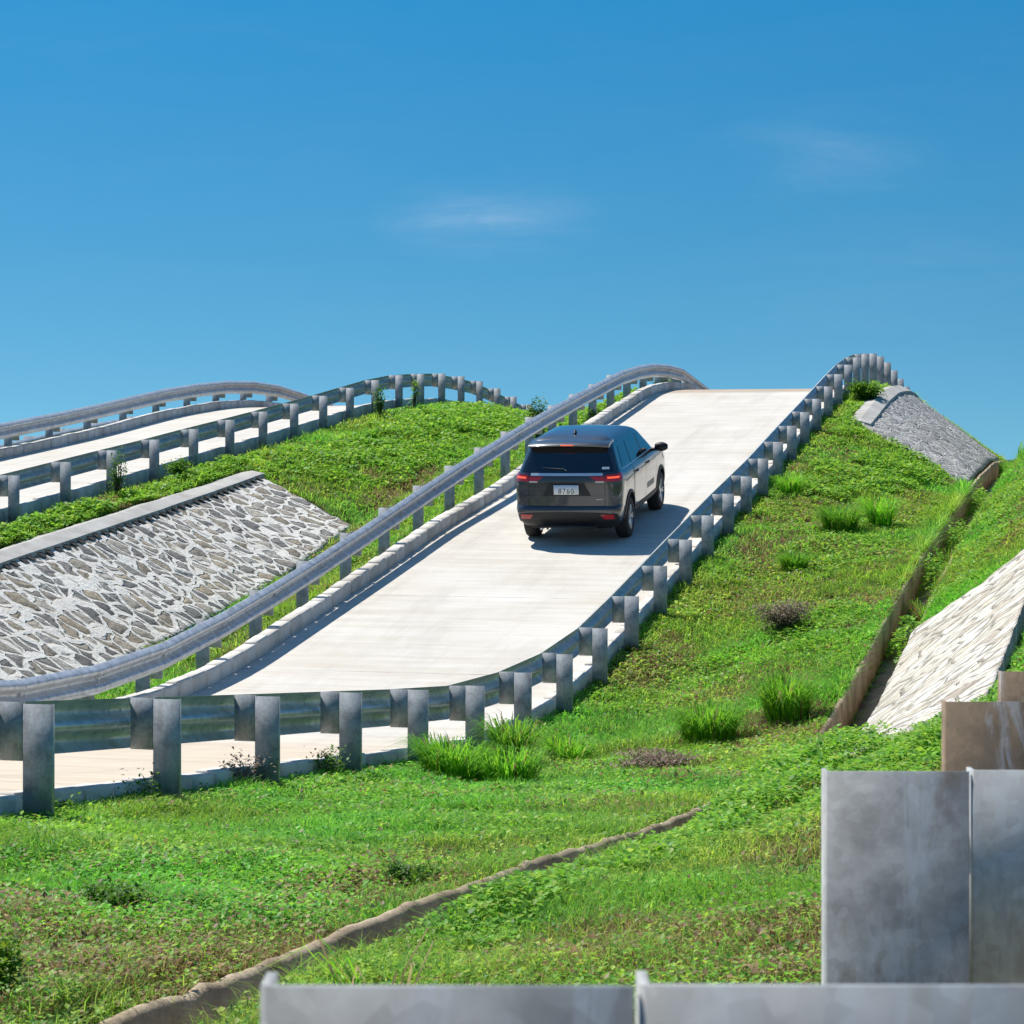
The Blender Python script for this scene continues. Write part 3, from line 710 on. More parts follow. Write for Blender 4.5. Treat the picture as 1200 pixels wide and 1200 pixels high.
def tuft(label, x, y, h, n, spread, col=1.0, dry=.05, wide=.012, cat='grass tuft', group='tall grass tufts on the embankments'):
    z = float(gz(x, y)); v = Veg()
    t = rng.random(n)*6.283; r = spread*np.sqrt(rng.random(n))*.42
    px, py = x+np.cos(t)*r, y+np.sin(t)*r
    az = t+rng.normal(0, .5, n)
    H = h*(.5+.6*rng.random(n)); lean = .25+.95*rng.random(n)**.8
    c = GREENS[rng.choice([0,0,1,2,1,3], n)]*(.8+.5*rng.random((n, 1)))*col*np.array([.85, 1.12, 1.0])
    dm = rng.random(n) < dry; c[dm] = DRY[rng.integers(0, 5, int(dm.sum()))]
    # two segment arching blade
    P = np.c_[px, py, ground(px, py)-.01]
    d = np.c_[np.cos(az), np.sin(az), np.zeros(n)]; s = np.c_[-np.sin(az), np.cos(az), np.zeros(n)]*wide*.5
    Hh, Ll = H[:, None], lean[:, None]; up = np.array([0,0,1.])
    a = P+up*Hh*.42+d*Hh*Ll*.14; b = P+up*Hh*(.80-.10*Ll)+d*Hh*Ll*.45; tp = P+up*Hh*(.98-.42*Ll)+d*Hh*Ll*.95
    V = np.stack([P-s, P+s, a+s, a-s, b+s*.7, b-s*.7, tp], 1).reshape(-1, 3); k = (np.arange(n)*7)[:, None]
    v.V.append(V); v.Q += [k+np.array([0,1,2,3]), k+np.array([3,2,4,5])]; v.T.append(k+np.array([5,4,6])); v.C.append(np.repeat(c, 7, axis=0)); v.n = len(V)
    o = v.build('grass_tuft', M['grass'], loc=(x, y, z)); o.location = (x, y, z)
    return tag(o, label, cat, group)
def bush(name, label, x, y, z, r, h, n, leaf=.05, cols=GREENS, stems=9, cat='shrub', group=None, mat='leaf', z_on=None):
    z = float(gz(x, y)) if z is None else z
    root = empty(name, (x, y, z)); tag(root, label, cat, group)
    mb = MB(); ends = []
    for i in range(stems):
        a = random.random()*6.283; rr = r*random.uniform(.2,.85); hh = h*random.uniform(.5,.95)
        p1 = (math.cos(a)*rr*.5, math.sin(a)*rr*.5, hh*.55); p2 = (math.cos(a)*rr, math.sin(a)*rr, hh)
        mb.cyl((0,0,-.03), p1, .010*h/.4, .006*h/.4, 5); mb.cyl(p1, p2, .006*h/.4, .002, 5); ends += [p1, p2, p2]
    fix_normals(mb.build('stem', M['twig'], root))
    v = Veg(); e = np.array(ends)[rng.integers(0, len(ends), n)]
    P = e+rng.normal(0, 1, (n, 3))*np.array([r*.22, r*.22, h*.15]); P[:, 2] = np.abs(P[:, 2])
    c = cols[rng.integers(0, len(cols), n)]*(.6+.6*rng.random((n, 1)))
    v.leaves(P, leaf*(.6+.8*rng.random(n)), rng.random(n)*6.283, rng.normal(.2, .5, n), c, .55)
    v.build('foliage', M[mat], root)
    return root
M['twig'] = plain('twig_bark', (.11,.075,.045), .9)
#MARK_PLANTS
tuft('wide clump of long grass in front of the bend of the near guardrail', -5.95, 20.1, .48, 620, .66, 1.05)
tuft('spiky grass clump touching the right side of the wide clump', -5.35, 19.9, .44, 480, .56, 1.1, .08)
tuft('tall thin grass clump with upright blades against the guardrail posts', -6.0, 22.4, .60, 420, .40, .95, .12)
tuft('low spreading grass clump below the last cream gap under the guardrail', -5.7, 23.6, .36, 420, .55, 1.1)
tuft('round dark green grass clump in the middle of the grassy slope', -4.30, 24.3, .54, 800, .66, .92)
tuft('upright dark grass clump close to the drainage channel', -3.58, 25.2, .66, 700, .54, .9)
tuft('small leaning grass clump on the slope with a dark shadow under it', -5.0, 36.0, .40, 420, .45, .85, .02)
tuft('dark bushy grass clump halfway up the green embankment', -4.72, 39.7, .60, 650, .65, .85)
tuft('pale yellow green grass clump up the embankment beside a darker one', -4.12, 40.6, .72, 420, .45, 1.3)
tuft('bright grass clump growing at the foot of the guardrail high on the ramp', -6.1, 43.2, .45, 360, .50, 1.2)
tuft('tall grass clump on the bank top beside the grey rubble slope', -2.75, 60.5, .75, 520, .7, 1.0)
tuft('long bright grass blades at the bottom edge beside the foreground post', -2.02, 4.55, .36, 34, .16, 1.3, 0, .016)
tuft('straw coloured arching grass blades behind the foreground post', -2.02, 6.05, .34, 26, .26, 1.1, .6, .008)
tuft('thin grass clump inside the drainage channel far up the valley', -2.8, 38.5, .6, 300, .4, .9, .3)
tuft('pale grass clump hanging over the drainage channel in mid valley', -2.72, 33.2, .55, 320, .4, 1.0, .3)
BROWN = np.array([(.34,.25,.19),(.42,.33,.27),(.28,.20,.18),(.24,.26,.12)])
bush('dry_bush', 'round withered grey brown bush on the green slope', -4.5, 31.3, None, .44, .34, 2600, .045, BROWN, 26, 'shrub', None, 'dry')
bush('dry_bush', 'flat heap of dead brown weeds beyond the bright grass clumps', -4.36, 21.8, None, .48, .13, 2200, .04, BROWN, 22, 'dead weeds', None, 'dry')
bush('weed_plant', 'small leafy green plant on bare ground in the lower left corner', -3.55, 6.75, None, .13, .17, 900, .028, GREENS[:4], 9, 'plant')
bush('weed_plant', 'low dark leafy plant at the edge of the bright clover', -4.15, 9.0, None, .18, .11, 1100, .03, GREENS[[1,3,5]], 9, 'plant')
bush('weed_plant', 'dark leafy plant near the channel edge beside the clover', -3.42, 10.8, None, .15, .10, 700, .03, GREENS[[1,3,5]], 8, 'plant')
bush('weed_plant', 'tall weed climbing in front of the guardrail of the left ramp', -18.0, 38.9, None, .17, .72, 420, .06, GREENS[[1,3,3]], 9, 'plant')
bush('weed_plant', 'short weed at the foot of a guardrail post on the left ramp', -17.95, 41.6, None, .3, .38, 700, .07, GREENS[[1,3,3]], 8, 'plant')
bush('weed_plant', 'weed poking up through the guardrail where the left ramp nears its crest', -17.95, 54.2, None, .17, .70, 300, .08, GREENS[[0,1,3]], 10, 'plant')
bush('weed_plant', 'thin weed sticking above the guardrail at the crest of the left ramp', -17.95, 57.0, None, .14, .78, 200, .08, GREENS[[0,1,2]], 8, 'plant')
bush('shrub', 'dark round shrub behind the shiny guardrail near the crest', -12.6, 49.3, None, .25, .98, 900, .08, GREENS[[3,5,5]], 14)
bush('shrub', 'small dark shrub under the shiny guardrail at the crest', -11.98, 60.6, None, .26, .48, 900, .08, GREENS[[3,5,5]], 9)
bush('shrub', 'smallest dark shrub under the curving end of the shiny guardrail', -11.98, 62.8, None, .24, .42, 800, .08, GREENS[[3,5,5]], 9)
bush('shrub', 'dark green shrub between the kerb and the shiny guardrail above the car', -11.98, 52.4, None, .26, .42, 900, .08, GREENS[[3,1,5]], 9)
bush('shrub', 'dense round green bush between the guardrail and the pale concrete cap', -5.98, 55.5, None, .42, .45, 2200, .09, GREENS[[1,3,3]], 14)
for k, (lab, x, y, h) in enumerate([('leafy weed growing round the foot of the leftmost near guardrail post', -6.62, 13.2, .22), ('dark weed clump at the foot of the second near guardrail post', -6.62, 14.6, .26),
        ('brownish weed clump at the foot of the third near guardrail post', -6.6, 16.6, .24), ('thin weed at the foot of the fourth near guardrail post', -6.6, 18.4, .22)]):
    bush('weed_plant', lab, x, y, None, .24, h, 420, .035, GREENS[[0,3,5]] if k != 2 else BROWN, 10, 'plant')

# ------------------------------------------------------------------ car
def build_car():
    M['paint'] = plain('car_paint', (.060,.064,.072), .30, .6, 1.0)
    M['paint'].node_tree.nodes['Principled BSDF'].inputs['Coat Roughness'].default_value = .05
    M['black'] = plain('black_plastic', (.014,.014,.015), .55)
    M['glass'] = plain('tinted_glass', (.006,.007,.009), .04, 0, .6, spec=.7)
    M['chrome'] = plain('chrome', (.80,.81,.83), .35, .6)
    M['tyre'] = plain('tyre_rubber', (.016,.016,.017), .8)
    M['rim'] = plain('alloy_rim', (.50,.51,.53), .3, .85)
    M['red'] = plain('red_lens', (.28,.008,.010), .12, 0, 1, (1,.03,.02), .05)
    M['brake'] = plain('lit_brake_lens', (.5,.05,.02), .15, 0, 1, (1,.12,.04), .8)
    M['white'] = plain('plate_white', (.86,.87,.88), .4)
    M['clear'] = plain('clear_lens', (.6,.6,.62), .1, 0, 1)
    root = empty('family_car', (0,0,0))
    lv = np.array([ # z, rear y, front y, half width, rear corner, front corner
      (.24,.34,4.40,.76,.18,.30),(.28,.16,4.56,.84,.22,.42),(.36,.07,4.67,.885,.24,.48),(.46,.02,4.73,.905,.24,.52),(.56,.00,4.75,.915,.24,.55),
      (.60,.015,4.75,.917,.24,.55),(.63,.05,4.74,.918,.24,.55),(.74,.055,4.72,.922,.24,.55),(.86,.06,4.69,.925,.24,.55),(.96,.065,4.63,.924,.24,.56),
      (1.02,.07,4.50,.920,.24,.56),(1.06,.075,4.28,.914,.24,.55),(1.10,.085,3.98,.906,.24,.50),(1.14,.095,3.70,.895,.24,.42),(1.18,.12,3.52,.872,.22,.32),
      (1.24,.155,3.40,.850,.21,.26),(1.34,.215,3.22,.815,.20,.22),(1.44,.275,3.04,.780,.19,.20),(1.54,.335,2.86,.746,.18,.18),(1.60,.375,2.74,.722,.18,.18),
      (1.65,.42,2.60,.696,.18,.18),(1.69,.48,2.44,.660,.18,.18),(1.725,.62,2.25,.600,.18,.18),(1.75,.82,2.05,.52,.18,.18),(1.768,1.05,1.85,.40,.16,.16),(1.775,1.25,1.65,.25,.1,.1)])
    Z = lv[:, 0]
    NR, NC, NS = 5, 5, 20
    def loop(z):
        R, Fy, w, rr, fr = [np.interp(z, Z, lv[:, k]) for k in range(1, 6)]
        P = []
        xs = np.linspace(0, w-rr, NR); bow = .05 if z < 1.72 else .02
        for x in xs: P.append((x, R+bow*(x/w)**2))
        yb = R+bow*((w-rr)/w)**2
        for a in np.linspace(0, math.pi/2, NC+1)[1:]: P.append((w-rr+rr*math.sin(a), yb+rr*.9*(1-math.cos(a))))
        y0 = yb+rr*.9; fb = .16; y1 = Fy-fb*((w-fr)/w)**2-fr*.9
        for f in np.linspace(0, 1, NS+1)[1:]:
            P.append((w*(1-.012*(2*f-1)**4), y0+(y1-y0)*f))
        for a in np.linspace(math.pi/2, 0, NC+1)[1:]: P.append((w-fr+fr*math.sin(a), Fy-fb*((w-fr)/w)**2-fr*.9*(1-math.cos(a))))
        for x in np.linspace(w-fr, 0, NR)[1:]: P.append((x, Fy-fb*(x/w)**2))
        return np.array(P), (y0, y1)
    HALF = NR+NC+NS+NC+NR-1
    zz = []
    for a, b in zip(Z, Z[1:]):
        k = 2 if b-a > .05 else 1
        zz += list(np.linspace(a, b, k+1)[:-1])
    zz.append(Z[-1])
    def halfloop(z): return loop(z)[0]
    rings = []
    for z in zz:
        h = halfloop(z); full = np.r_[h, h[-2:0:-1]*np.array([-1, 1])]
        rings.append(np.c_[full, np.full(len(full), z)])
    mb = MB(); mb.ring_sweep(rings); body = fix_normals(mb.build('body', M['paint'], root, smooth=True))
    # wheel arches
    cut = MB(); WY = (.95, 3.80); ZW = .30
    for s in (-1, 1):
        for y in WY: cut.cyl((s*.60, y, .335), (s*1.1, y, .335), .390, n=40)
    co = fix_normals(cut.build('cutter', M['black'])); md = body.modifiers.new('arch', 'BOOLEAN'); md.object = co; md.operation = 'DIFFERENCE'; md.solver = 'EXACT'
    dg = bpy.context.evaluated_depsgraph_get(); me = bpy.data.meshes.new_from_object(body.evaluated_get(dg)); body.modifiers.clear(); body.data = me
    bpy.data.objects.remove(co); me.name = 'body'
    me.materials.clear(); me.materials.append(M['paint'])
    me.polygons.foreach_set('use_smooth', np.ones(len(me.polygons), bool)); me.set_sharp_from_angle(angle=math.radians(38))
    # --- surface sampling: s runs round the half loop, 0 = rear centre
    def S(s, z, off=0.0):
        sg = 1 if s >= 0 else -1; s = abs(s)
        def at(s, z):
            h = halfloop(z); i = min(int(s), HALF-2); f = s-i
            p = h[i]*(1-f)+h[i+1]*f; return np.array([sg*p[0], p[1], z])
        p = at(s, z)
        if off:
            e = .02; ds = at(min(s+e, HALF-1.001), z)-at(max(s-e, 0), z)
            if s < e: ds = np.array([sg*1.0, 0, 0])
            dz = at(s, z+.01)-at(s, z-.01); n = np.cross(ds, dz)*sg; n /= np.linalg.norm(n)+1e-9
            p = p+n*off
        return p
    def s_of_y(y, z):
        y0, y1 = loop(z)[1]; return NR+NC-1+NS*np.clip((y-y0)/(y1-y0), 0, 1)
    def s_of_x(x, z):
        R, Fy, w, rr, fr = [np.interp(z, Z, lv[:, k]) for k in range(1, 6)]
        a = abs(x); f = w-rr
        if a <= f: s = a/f*(NR-1)
        else: s = NR-1+math.asin(min(1, (a-f)/rr))/(math.pi/2)*NC
        return math.copysign(s, x)
    def patch(name, mat, corner, nu=10, nv=5, off=.004, th=.012, parent=root, smooth=True):
        """corner(u,v)->(s,z); a thin shell lying on the body"""
        T = []; B = []
        for j in range(nv+1):
            for i in range(nu+1):
                s, z = corner(i/nu, j/nv); T.append(S(s, z, off)); B.append(S(s, z, off-th))
        n = len(T); idx = np.arange(n).reshape(nv+1, nu+1)
        F = [tuple(q) for q in np.stack([idx[:-1, :-1], idx[:-1, 1:], idx[1:, 1:], idx[1:, :-1]], -1).reshape(-1, 4)]
        per = list(idx[0, :])+list(idx[1:, -1])+list(idx[-1, -2::-1])+list(idx[-2:0:-1, 0])
        F += [(per[q], per[(q+1) % len(per)], per[(q+1) % len(per)]+n, per[q]+n) for q in range(len(per))]
        F += [tuple(n+i for i in f[::-1]) for f in F[:nu*nv]]
        m2 = MB(); m2.add(T+B, F); o = fix_normals(m2.build(name, mat, parent, smooth=smooth)); o.data.set_sharp_from_angle(angle=math.radians(40)); return o
    rect = lambda f0, f1, z0, z1: (lambda u, v: (lambda z: (f0(z)+(f1(z)-f0(z))*u, z))(z0+(z1-z0)*v))
    # rear glass, black surround, garnish
    xg = lambda k, z: s_of_x(k, z)
    patch('rear_window', M['glass'], rect(lambda z: xg(-(.80-.42*(z-1.2)), z), lambda z: xg(.80-.42*(z-1.2), z), 1.195, 1.585), 22, 6, .006)
    patch('tailgate_garnish', M['chrome'], rect(lambda z: xg(-.62, z), lambda z: xg(.62, z), 1.135, 1.172), 14, 2, .016)
    # spoiler over the rear window
    mb = MB(); rg = []
    for x in np.linspace(-.70, .70, 15):
        e = (abs(x)/.70)**4; w_ = .30-.05*e; y0 = .215+.09*e; zt = 1.668-.012*e-.02*(x/.7)**2
        rg.append([(x, y0, zt-.045), (x, y0-.006, zt-.022), (x, y0+.03, zt), (x, y0+.16, zt+.022), (x, y0+.40, zt+.045), (x, y0+.42, zt-.02), (x, y0+.16, zt-.07)])
    mb.ring_sweep(rg); sp = fix_normals(mb.build('spoiler', M['paint'], root, smooth=True, sharp=35))
    mb = MB(); mb.box(-.11, .11, .203, .24, 1.632, 1.648); mb.build('brake_light', M['brake'], sp)
    # tail lights: outer piece on the wing, inner piece on the tailgate
    for sg in (1, -1):
        f = lambda u, v, sg=sg: (lambda z: (sg*(abs(xg(.665, z))+(abs(s_of_y(.42, z))-abs(xg(.665, z)))*u*(.80+.20*v)), z))(1.04+.105*v-.02*u*(1-v)+.015*u)
        o = patch('tail_light', M['red'], f, 12, 4, .014, .02)
        f2 = lambda u, v, sg=sg: (lambda z: (sg*(abs(xg(.70, z))+(abs(xg(.875, z))-abs(xg(.70, z)))*u), z))(1.085+.032*v)
        patch('lamp_bar', M['brake'], f2, 6, 2, .019, .012, o)
        f3 = lambda u, v, sg=sg: (lambda z: (sg*(abs(xg(.40+.12*(1-v), z))+(abs(xg(.655, z))-abs(xg(.40+.12*(1-v), z)))*u), z))(1.04+.08*v)
        o = patch('tail_light', M['red'], f3, 6, 3, .014, .02)
        f4 = lambda u, v, sg=sg: (lambda z: (sg*(abs(xg(.50, z))+(abs(xg(.645, z))-abs(xg(.50, z)))*u), z))(1.024+.02*v)
        patch('reversing_lamp', M['clear'], f4, 5, 1, .018, .012, o)
        f5 = lambda u, v, sg=sg: (lambda z: (sg*(abs(xg(.58+.06*(1-v), z))+(abs(xg(.80, z))-abs(xg(.58+.06*(1-v), z)))*u), z))(.415+.075*v)
        patch('reflector', M['red'], f5, 5, 2, .022, .012)
    # tailgate panel seams, number plate recess
    patch('plate_recess', M['black'], lambda u, v: (lambda z, k: (xg(-k+2*k*u, z), z))(.80+.22*v, .30+.12*(1-v)), 10, 3, .007)
    for sg in (-1, 1):
        patch('tailgate_seam', M['black'], lambda u, v, sg=sg: (lambda z: (xg(sg*(.655+.008*u), z), z))(.63+.39*v), 1, 8, .0035, .006)
        patch('rear_crease', M['paint'], lambda u, v, sg=sg: (lambda z: (xg(sg*(.33+.50*u), z), z))(.74+.06*v+.10*u*0), 8, 2, .011, .012)
    patch('tailgate_seam', M['black'], lambda u, v: (lambda z: (xg(-.655+1.31*u, z), z))(.618+.008*v), 14, 1, .0035, .006)
    # lower bumper cladding
    patch('rear_bumper_cladding', M['black'], lambda u, v: (lambda z: (xg(-.86+1.72*u, z) if abs(u-.5) < .5 else xg(math.copysign(.86, u-.5), z), z))(.275+.255*v-.05*abs(2*u-1)**3*v), 26, 5, .012)
    mb = MB(); mb.box(-.50, .50, -.005, .06, .262, .300); mb.build('bumper_skid', M['black'], root)
    # number plate
    yP = float(S(0, .90)[1])-.028
    mb = MB(); mb.box(-.215, .215, yP, yP+.02, .825, .985); pl = mb.build('number_plate', M['white'], root)
    def text(body, size, x, z, y):
        cu = bpy.data.curves.new('plate_text', 'FONT'); cu.body = body; cu.size = size; cu.align_x = 'CENTER'; cu.extrude = .001; cu.space_character = 1.15
        o = bpy.data.objects.new('plate_text', cu); COL.objects.link(o); o.location = (x, y, z); o.rotation_euler = (math.pi/2, 0, 0)
        bpy.context.view_layer.update(); d = bpy.context.evaluated_depsgraph_get(); me = bpy.data.meshes.new_from_object(o.evaluated_get(d)); me.transform(o.matrix_basis)
        bpy.data.objects.remove(o); me.materials.clear(); me.materials.append(M['platetext']); return link(bpy.data.objects.new('plate_text', me), pl)
    M['platetext'] = plain('plate_ink', (.03,.045,.05), .6)
    text('8760', .125, 0, .842, yP-.002); text('- - -', .05, -.03, .945, yP-.002)
    # wiper, antenna, badge, sticker
    mb = MB(); a, b = S(xg(-.05, 1.24), 1.24, .03), S(xg(-.42, 1.255), 1.255, .03); mb.cyl(a, b, .012, .008, 6); mb.cyl(S(xg(.0, 1.215), 1.215, .01), a, .016, .012, 6); fix_normals(mb.build('rear_wiper', M['bolt'], root))
    mb = MB(); mb.ring_sweep([[(-.02*k, .78+.11*(1-k), z), (.02*k, .78+.11*(1-k), z), (.02*k, .78+.20*k+.12*(1-k), z), (-.02*k, .78+.20*k+.12*(1-k), z)] for k, z in ((1, 1.735), (.7, 1.77), (.25, 1.82))]); fix_normals(mb.build('antenna_fin', M['black'], root))
    patch('badge', M['chrome'], lambda u, v: (lambda z: (xg(.50+.12*u, z), z))(.735+.018*v), 4, 1, .010)
    patch('window_sticker', M['white'], lambda u, v: (lambda z: (xg(.60+.12*u, z), z))(1.235+.035*v), 4, 1, .010)
    # sides: doors, windows, seams
    ytop = lambda z: 0.0
    for sg in (1, -1):
        sy = lambda y, z, sg=sg: sg*s_of_y(y, z)
        def door(name, y0, y1, arch=None):
            def c(u, v):
                z = .44+.72*v; a, b = y0, y1
                if arch is not None and z < .80: a = arch+math.sqrt(max(0, .46**2-(z-.35)**2)) if arch+math.sqrt(max(0, .46**2-(z-.35)**2)) > y0 else y0
                return (sy(a+(b-a)*u, z), z)
            d = patch(name, M['paint'], c, 14, 12, .004, .008)
            h = MB(); yh = y0+.12; p, q = S(sy(yh, 1.02), 1.02, .03), S(sy(yh+.20, 1.02), 1.02, .03); h.cyl(p, q, .014, .012, 6); h.cyl(S(sy(yh, 1.02), 1.02, 0), p, .012, .012, 6); h.cyl(S(sy(yh+.2, 1.02), 1.02, 0), q, .012, .012, 6)
            fix_normals(h.build('handle', M['paint'], d)); return d
        door('door', 1.33, 2.32, .95); door('door', 2.335, 3.32)
        for yy in (1.322, 2.327, 3.328):
            patch('door_seam', M['black'], lambda u, v, yy=yy: (lambda z: (sy(yy+.012*(u-.5), z), z))(.46+.70*v), 1, 10, .0042 if yy == 2.327 else .003, .006)
        # window line: rakes forward at the front, tapers to the rear
        def win(y0b, y0t, y1b, y1t, z0=1.20, z1=1.565):
            patch('side_window', M['glass'], lambda u, v: (lambda z: (sy((y0b+(y0t-y0b)*v)*(1-u)+(y1b+(y1t-y1b)*v)*u, z), z))(z0+(z1-z0)*v), 10, 6, .005)
        win(.62, .78, 1.26, 1.30, 1.225, 1.545); win(1.32, 1.36, 2.28, 2.20); win(2.36, 2.28, 3.16, 2.62)
        patch('window_trim', M['chrome'], lambda u, v: (lambda z: (sy(.60+2.62*u, z), z))(1.175+.018*v), 20, 1, .008)
        patch('sill_cladding', M['black'], lambda u, v: (lambda z: (sy(1.34+2.08*u, z), z))(.26+.15*v), 16, 3, .012)
        if sg == 1:
            for k in range(7):
                patch('door_lettering', M['bolt'], lambda u, v, k=k: (lambda z: (sy(2.45+.095*k+.06*u, z), z))(.56+.10*v-.0*k), 2, 2, .0075, .006)
        # arch trims
        for y in WY:
            mb = MB(); rg = []
            for a in np.linspace(-.22, math.pi+.22, 30):
                ring = []
                for r, o in ((.378,.018),(.378,-.02),(.435,-.02),(.430,.012)):
                    yy, z = y+r*math.cos(a), max(.25, .35+r*math.sin(a)); p = S(sy(yy, z), z); ring.append((p[0]+sg*o, yy, z))
                rg.append(ring)
            mb.ring_sweep(rg); fix_normals(mb.build('arch_trim', M['black'], root, smooth=True, sharp=40))
        # mirrors
        mb = MB(); rg = []
        for k, x in enumerate(np.linspace(0, 1, 7)):
            q = math.sin(math.pi*(.12+.80*x))**.5; xx = sg*(.95+.23*x)
            ring = [(xx, 3.10+.075*q*math.cos(t)+.02, 1.21+.085*q*math.sin(t)) for t in np.linspace(0, 2*math.pi, 12, endpoint=False)]
            rg.append(ring)
        mb.ring_sweep(rg); mb.cyl((sg*.86, 3.14, 1.15), (sg*.98, 3.13, 1.17), .035, .03, 8)
        fix_normals(mb.build('wing_mirror', M['black'], root, smooth=True, sharp=50))
        # wheels
        for y in WY:
            w = empty('wheel', (sg*.80, y, ZW)); w.parent = root
            mb = MB(); rg = []
            pr = [(-.115,.22),(-.118,.30),(-.105,.335),(-.085,.35),(.085,.35),(.105,.335),(.118,.30),(.115,.22)]
            for a in np.linspace(0, 2*math.pi, 41): rg.append([(sg*px, r*math.cos(a), r*math.sin(a)) for px, r in pr])
            mb.ring_sweep(rg, cap=False); fix_normals(mb.build('tyre', M['tyre'], w, smooth=True, sharp=40))
            mb = MB(); rg = []
            for a in np.linspace(0, 2*math.pi, 41): rg.append([(sg*px, r*math.cos(a), r*math.sin(a)) for px, r in ((.02,.20),(.108,.235),(.112,.225),(.06,.195))])
            mb.ring_sweep(rg, cap=False)
            mb.cyl((sg*.02,0,0), (sg*.10,0,0), .06, .045, 14)
            for k in range(5):
                for da in (-.16, .16):
                    a = k*2*math.pi/5; p = (sg*.085, .05*math.cos(a), .05*math.sin(a)); q = (sg*.10, .215*math.cos(a+da), .215*math.sin(a+da)); mb.cyl(p, q, .022, .016, 6)
            fix_normals(mb.build('rim', M['rim'], w, smooth=True, sharp=40))
            mb = MB(); mb.cyl((-sg*.05,0,0), (sg*.03,0,0), .215, .215, 24); fix_normals(mb.build('brake_disc', M['bolt'], w))
    # windscreen
    fs = lambda k: (lambda z: None)
    patch('windscreen', M['glass'], lambda u, v: (lambda z: (lambda s0, s1: (s0+(s1-s0)*u, z))(-(HALF-1.001), -(HALF-1.001)+NR+1.5))(1.20+.42*v), 10, 6, .006)
    patch('windscreen', M['glass'], lambda u, v: (lambda z: (lambda s0, s1: (s0+(s1-s0)*u, z))((HALF-1.001), (HALF-1.001)-NR-1.5))(1.20+.42*v), 10, 6, .006)
    # underbody, exhaust
    mb = MB(); mb.box(-.70, .70, .35, 4.3, .20, .30); mb.box(-.12, .12, .75, 1.15, .17, .24); mb.build('underbody', M['black'], root)
    mb = MB(); mb.cyl((-.46, .08, .235), (-.46, .5, .245), .028, .028, 10); fix_normals(mb.build('exhaust_pipe', M['chrome'], root))
    mb = MB()
    for sg in (-1, 1): mb.cyl((sg*.42, .35, .17), (sg*.42, .38, .4), .02, .02, 6)
    mb.cyl((-.7, .95, .35), (.7, .95, .35), .05, .05, 8); fix_normals(mb.build('rear_axle', M['bolt'], root))
    # headlights and grille at the front
    for sg in (-1, 1):
        patch('headlight', M['clear'], lambda u, v, sg=sg: (lambda z: (sg*(NR+NC+NS-1.5+5.5*u), z))(.86+.13*v), 8, 3, .008)
    patch('grille', M['black'], lambda u, v: (lambda z: (HALF-1.01-3.2*u, z))(.55+.35*v), 6, 4, .01); patch('grille', M['black'], lambda u, v: (lambda z: (-(HALF-1.01)+3.2*u, z))(.55+.35*v), 6, 4, .01)
    return root
car = build_car()
tag(car, 'dark grey family car with lit tail lights driving up the concrete ramp', 'car')
CX, CY = -9.03, 38.22
sl = math.atan2(float(A_ROAD(CY+2.85))-float(A_ROAD(CY)), 2.85)
zr = float(A_ROAD(CY))
mat = Matrix.Translation((CX, CY, zr+.052)) @ Matrix.Rotation(sl, 4, 'X') @ Matrix.Rotation(math.radians(.6), 4, 'Z') @ Matrix.Translation((0, -.95, 0))
car.matrix_world = mat

# ------------------------------------------------------------------ light, sky, camera
SUN = Vector((-.50, .30, 1.0)).normalized()
el = math.asin(SUN.z); az = math.atan2(SUN.x, SUN.y)
sd = bpy.data.lights.new('sun', 'SUN'); sd.energy = 4.6; sd.angle = math.radians(.53); sd.color = (1, .955, .89)
so = link(bpy.data.objects.new('sun', sd)); so.rotation_euler = SUN.to_track_quat('Z', 'Y').to_euler(); so.location = (-20, 20, 60)

w = bpy.data.worlds.new('World'); bpy.context.scene.world = w; w.use_nodes = True
nt = w.node_tree; nt.nodes.clear()
out = nt.nodes.new('ShaderNodeOutputWorld'); bg = nt.nodes.new('ShaderNodeBackground'); nt.links.new(bg.outputs[0], out.inputs[0])
sky = N(nt, 'TexSky', sky_type='NISHITA'); sky.sun_disc = False; sky.sun_elevation = el; sky.sun_rotation = az
sky.air_density = 1.0; sky.dust_density = .3; sky.ozone_density = 3.0; sky.altitude = 300
tcw = nt.nodes.new('ShaderNodeTexCoord'); mp = nt.nodes.new('ShaderNodeMapping')
mp.inputs['Scale'].default_value = (1,1,1.6); mp.inputs['Location'].default_value = (0,0,.17)
nt.links.new(tcw.outputs['Generated'], mp.inputs[0])
nv = N(nt, 'VectorMath', operation='NORMALIZE'); nt.links.new(mp.outputs[0], nv.inputs[0]); nt.links.new(nv.outputs[0], sky.inputs['Vector'])
hs = N(nt, 'HueSaturation'); hs.inputs['Saturation'].default_value = 1.25; nt.links.new(sky.outputs[0], hs.inputs['Color'])
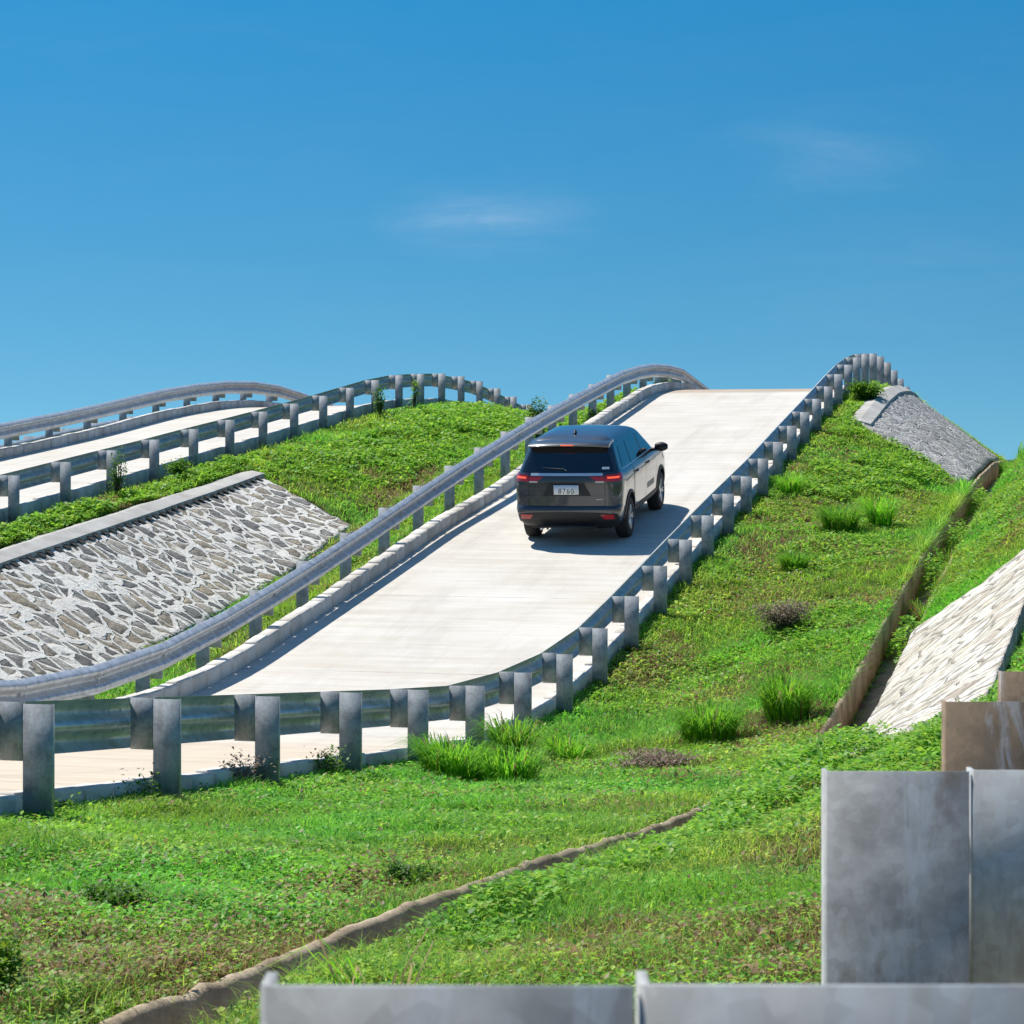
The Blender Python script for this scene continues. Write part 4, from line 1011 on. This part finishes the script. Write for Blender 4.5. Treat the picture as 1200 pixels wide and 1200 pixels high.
# faint high cloud wisps
d = coords(nt, 'Generated')
cl = noise(nt, coords(nt, 'Generated', (5,5,26), (0,0,0), (1.3,.2,0)), 1.6, 6, .62, dist=.6)
nd = N(nt, 'VectorMath', operation='NORMALIZE'); nt.links.new(d, nd.inputs[0])
def wisp(p, wx, wz, a):
    sb = N(nt, 'VectorMath', operation='SUBTRACT'); nt.links.new(nd.outputs[0], sb.inputs[0]); sb.inputs[1].default_value = p
    ml = N(nt, 'VectorMath', operation='MULTIPLY'); nt.links.new(sb.outputs[0], ml.inputs[0]); ml.inputs[1].default_value = (1/wx, 1/wx, 1/wz)
    ln = N(nt, 'VectorMath', operation='LENGTH'); nt.links.new(ml.outputs[0], ln.inputs[0])
    return math_(nt, 'MULTIPLY', math_(nt, 'SUBTRACT', 1.0, ln.outputs['Value'], clamp=True), a)
wm = math_(nt, 'ADD', math_(nt, 'ADD', wisp((-.267,.958,.104), .055, .022, .50), wisp((-.128,.983,.131), .06, .024, .20)), math_(nt, 'ADD', wisp((-.09,.99,.08), .09, .03, .10), .03))
cl2 = noise(nt, coords(nt, 'Generated', (18,18,70), (0,.12,0), (.3,2.2,0)), 1.8, 8, .68, dist=1.2)
cm = math_(nt, 'MULTIPLY', math_(nt, 'MULTIPLY', wm, ramp(nt, cl, [(.34, (0,0,0)), (.68, (1,1,1))])), ramp(nt, cl2, [(.25, (.45,.45,.45)), (.75, (1.25,1.25,1.25))]))
sx = N(nt, 'SeparateXYZ'); nt.links.new(nd.outputs[0], sx.inputs[0])
grade = ramp(nt, sx.outputs[2], [(0, (.70,.93,.79)), (.07, (.55,.91,.79)), (.2, (.26,.93,.88)), (.5, (.58,.98,.98))])
col = mix(nt, 1.0, hs.outputs[0], grade, 'MULTIPLY')
col = mix(nt, math_(nt, 'MULTIPLY', cm, .55), col, (4.6,5.6,6.6))
nt.links.new(col, bg.inputs['Color']); bg.inputs['Strength'].default_value = .11

cam = bpy.data.cameras.new('camera'); co = link(bpy.data.objects.new('camera', cam))
co.location = (0, 0, 0); co.rotation_euler = (math.pi/2, 0, PSI)
cam.sensor_width = 36; cam.lens = 2660/1200*36; cam.shift_y = (537-600)/1200
cam.clip_start = .05; cam.clip_end = 12000
cam.dof.use_dof = True; cam.dof.focus_distance = 36; cam.dof.aperture_fstop = 26
sc = bpy.context.scene; sc.camera = co
sc.view_settings.view_transform = 'Standard'; sc.view_settings.look = 'None'; sc.view_settings.exposure = .30; sc.view_settings.gamma = 1
sc.render.engine = 'CYCLES'; sc.cycles.use_denoising = True
sc.cycles.max_bounces = 6; sc.cycles.transparent_max_bounces = 8
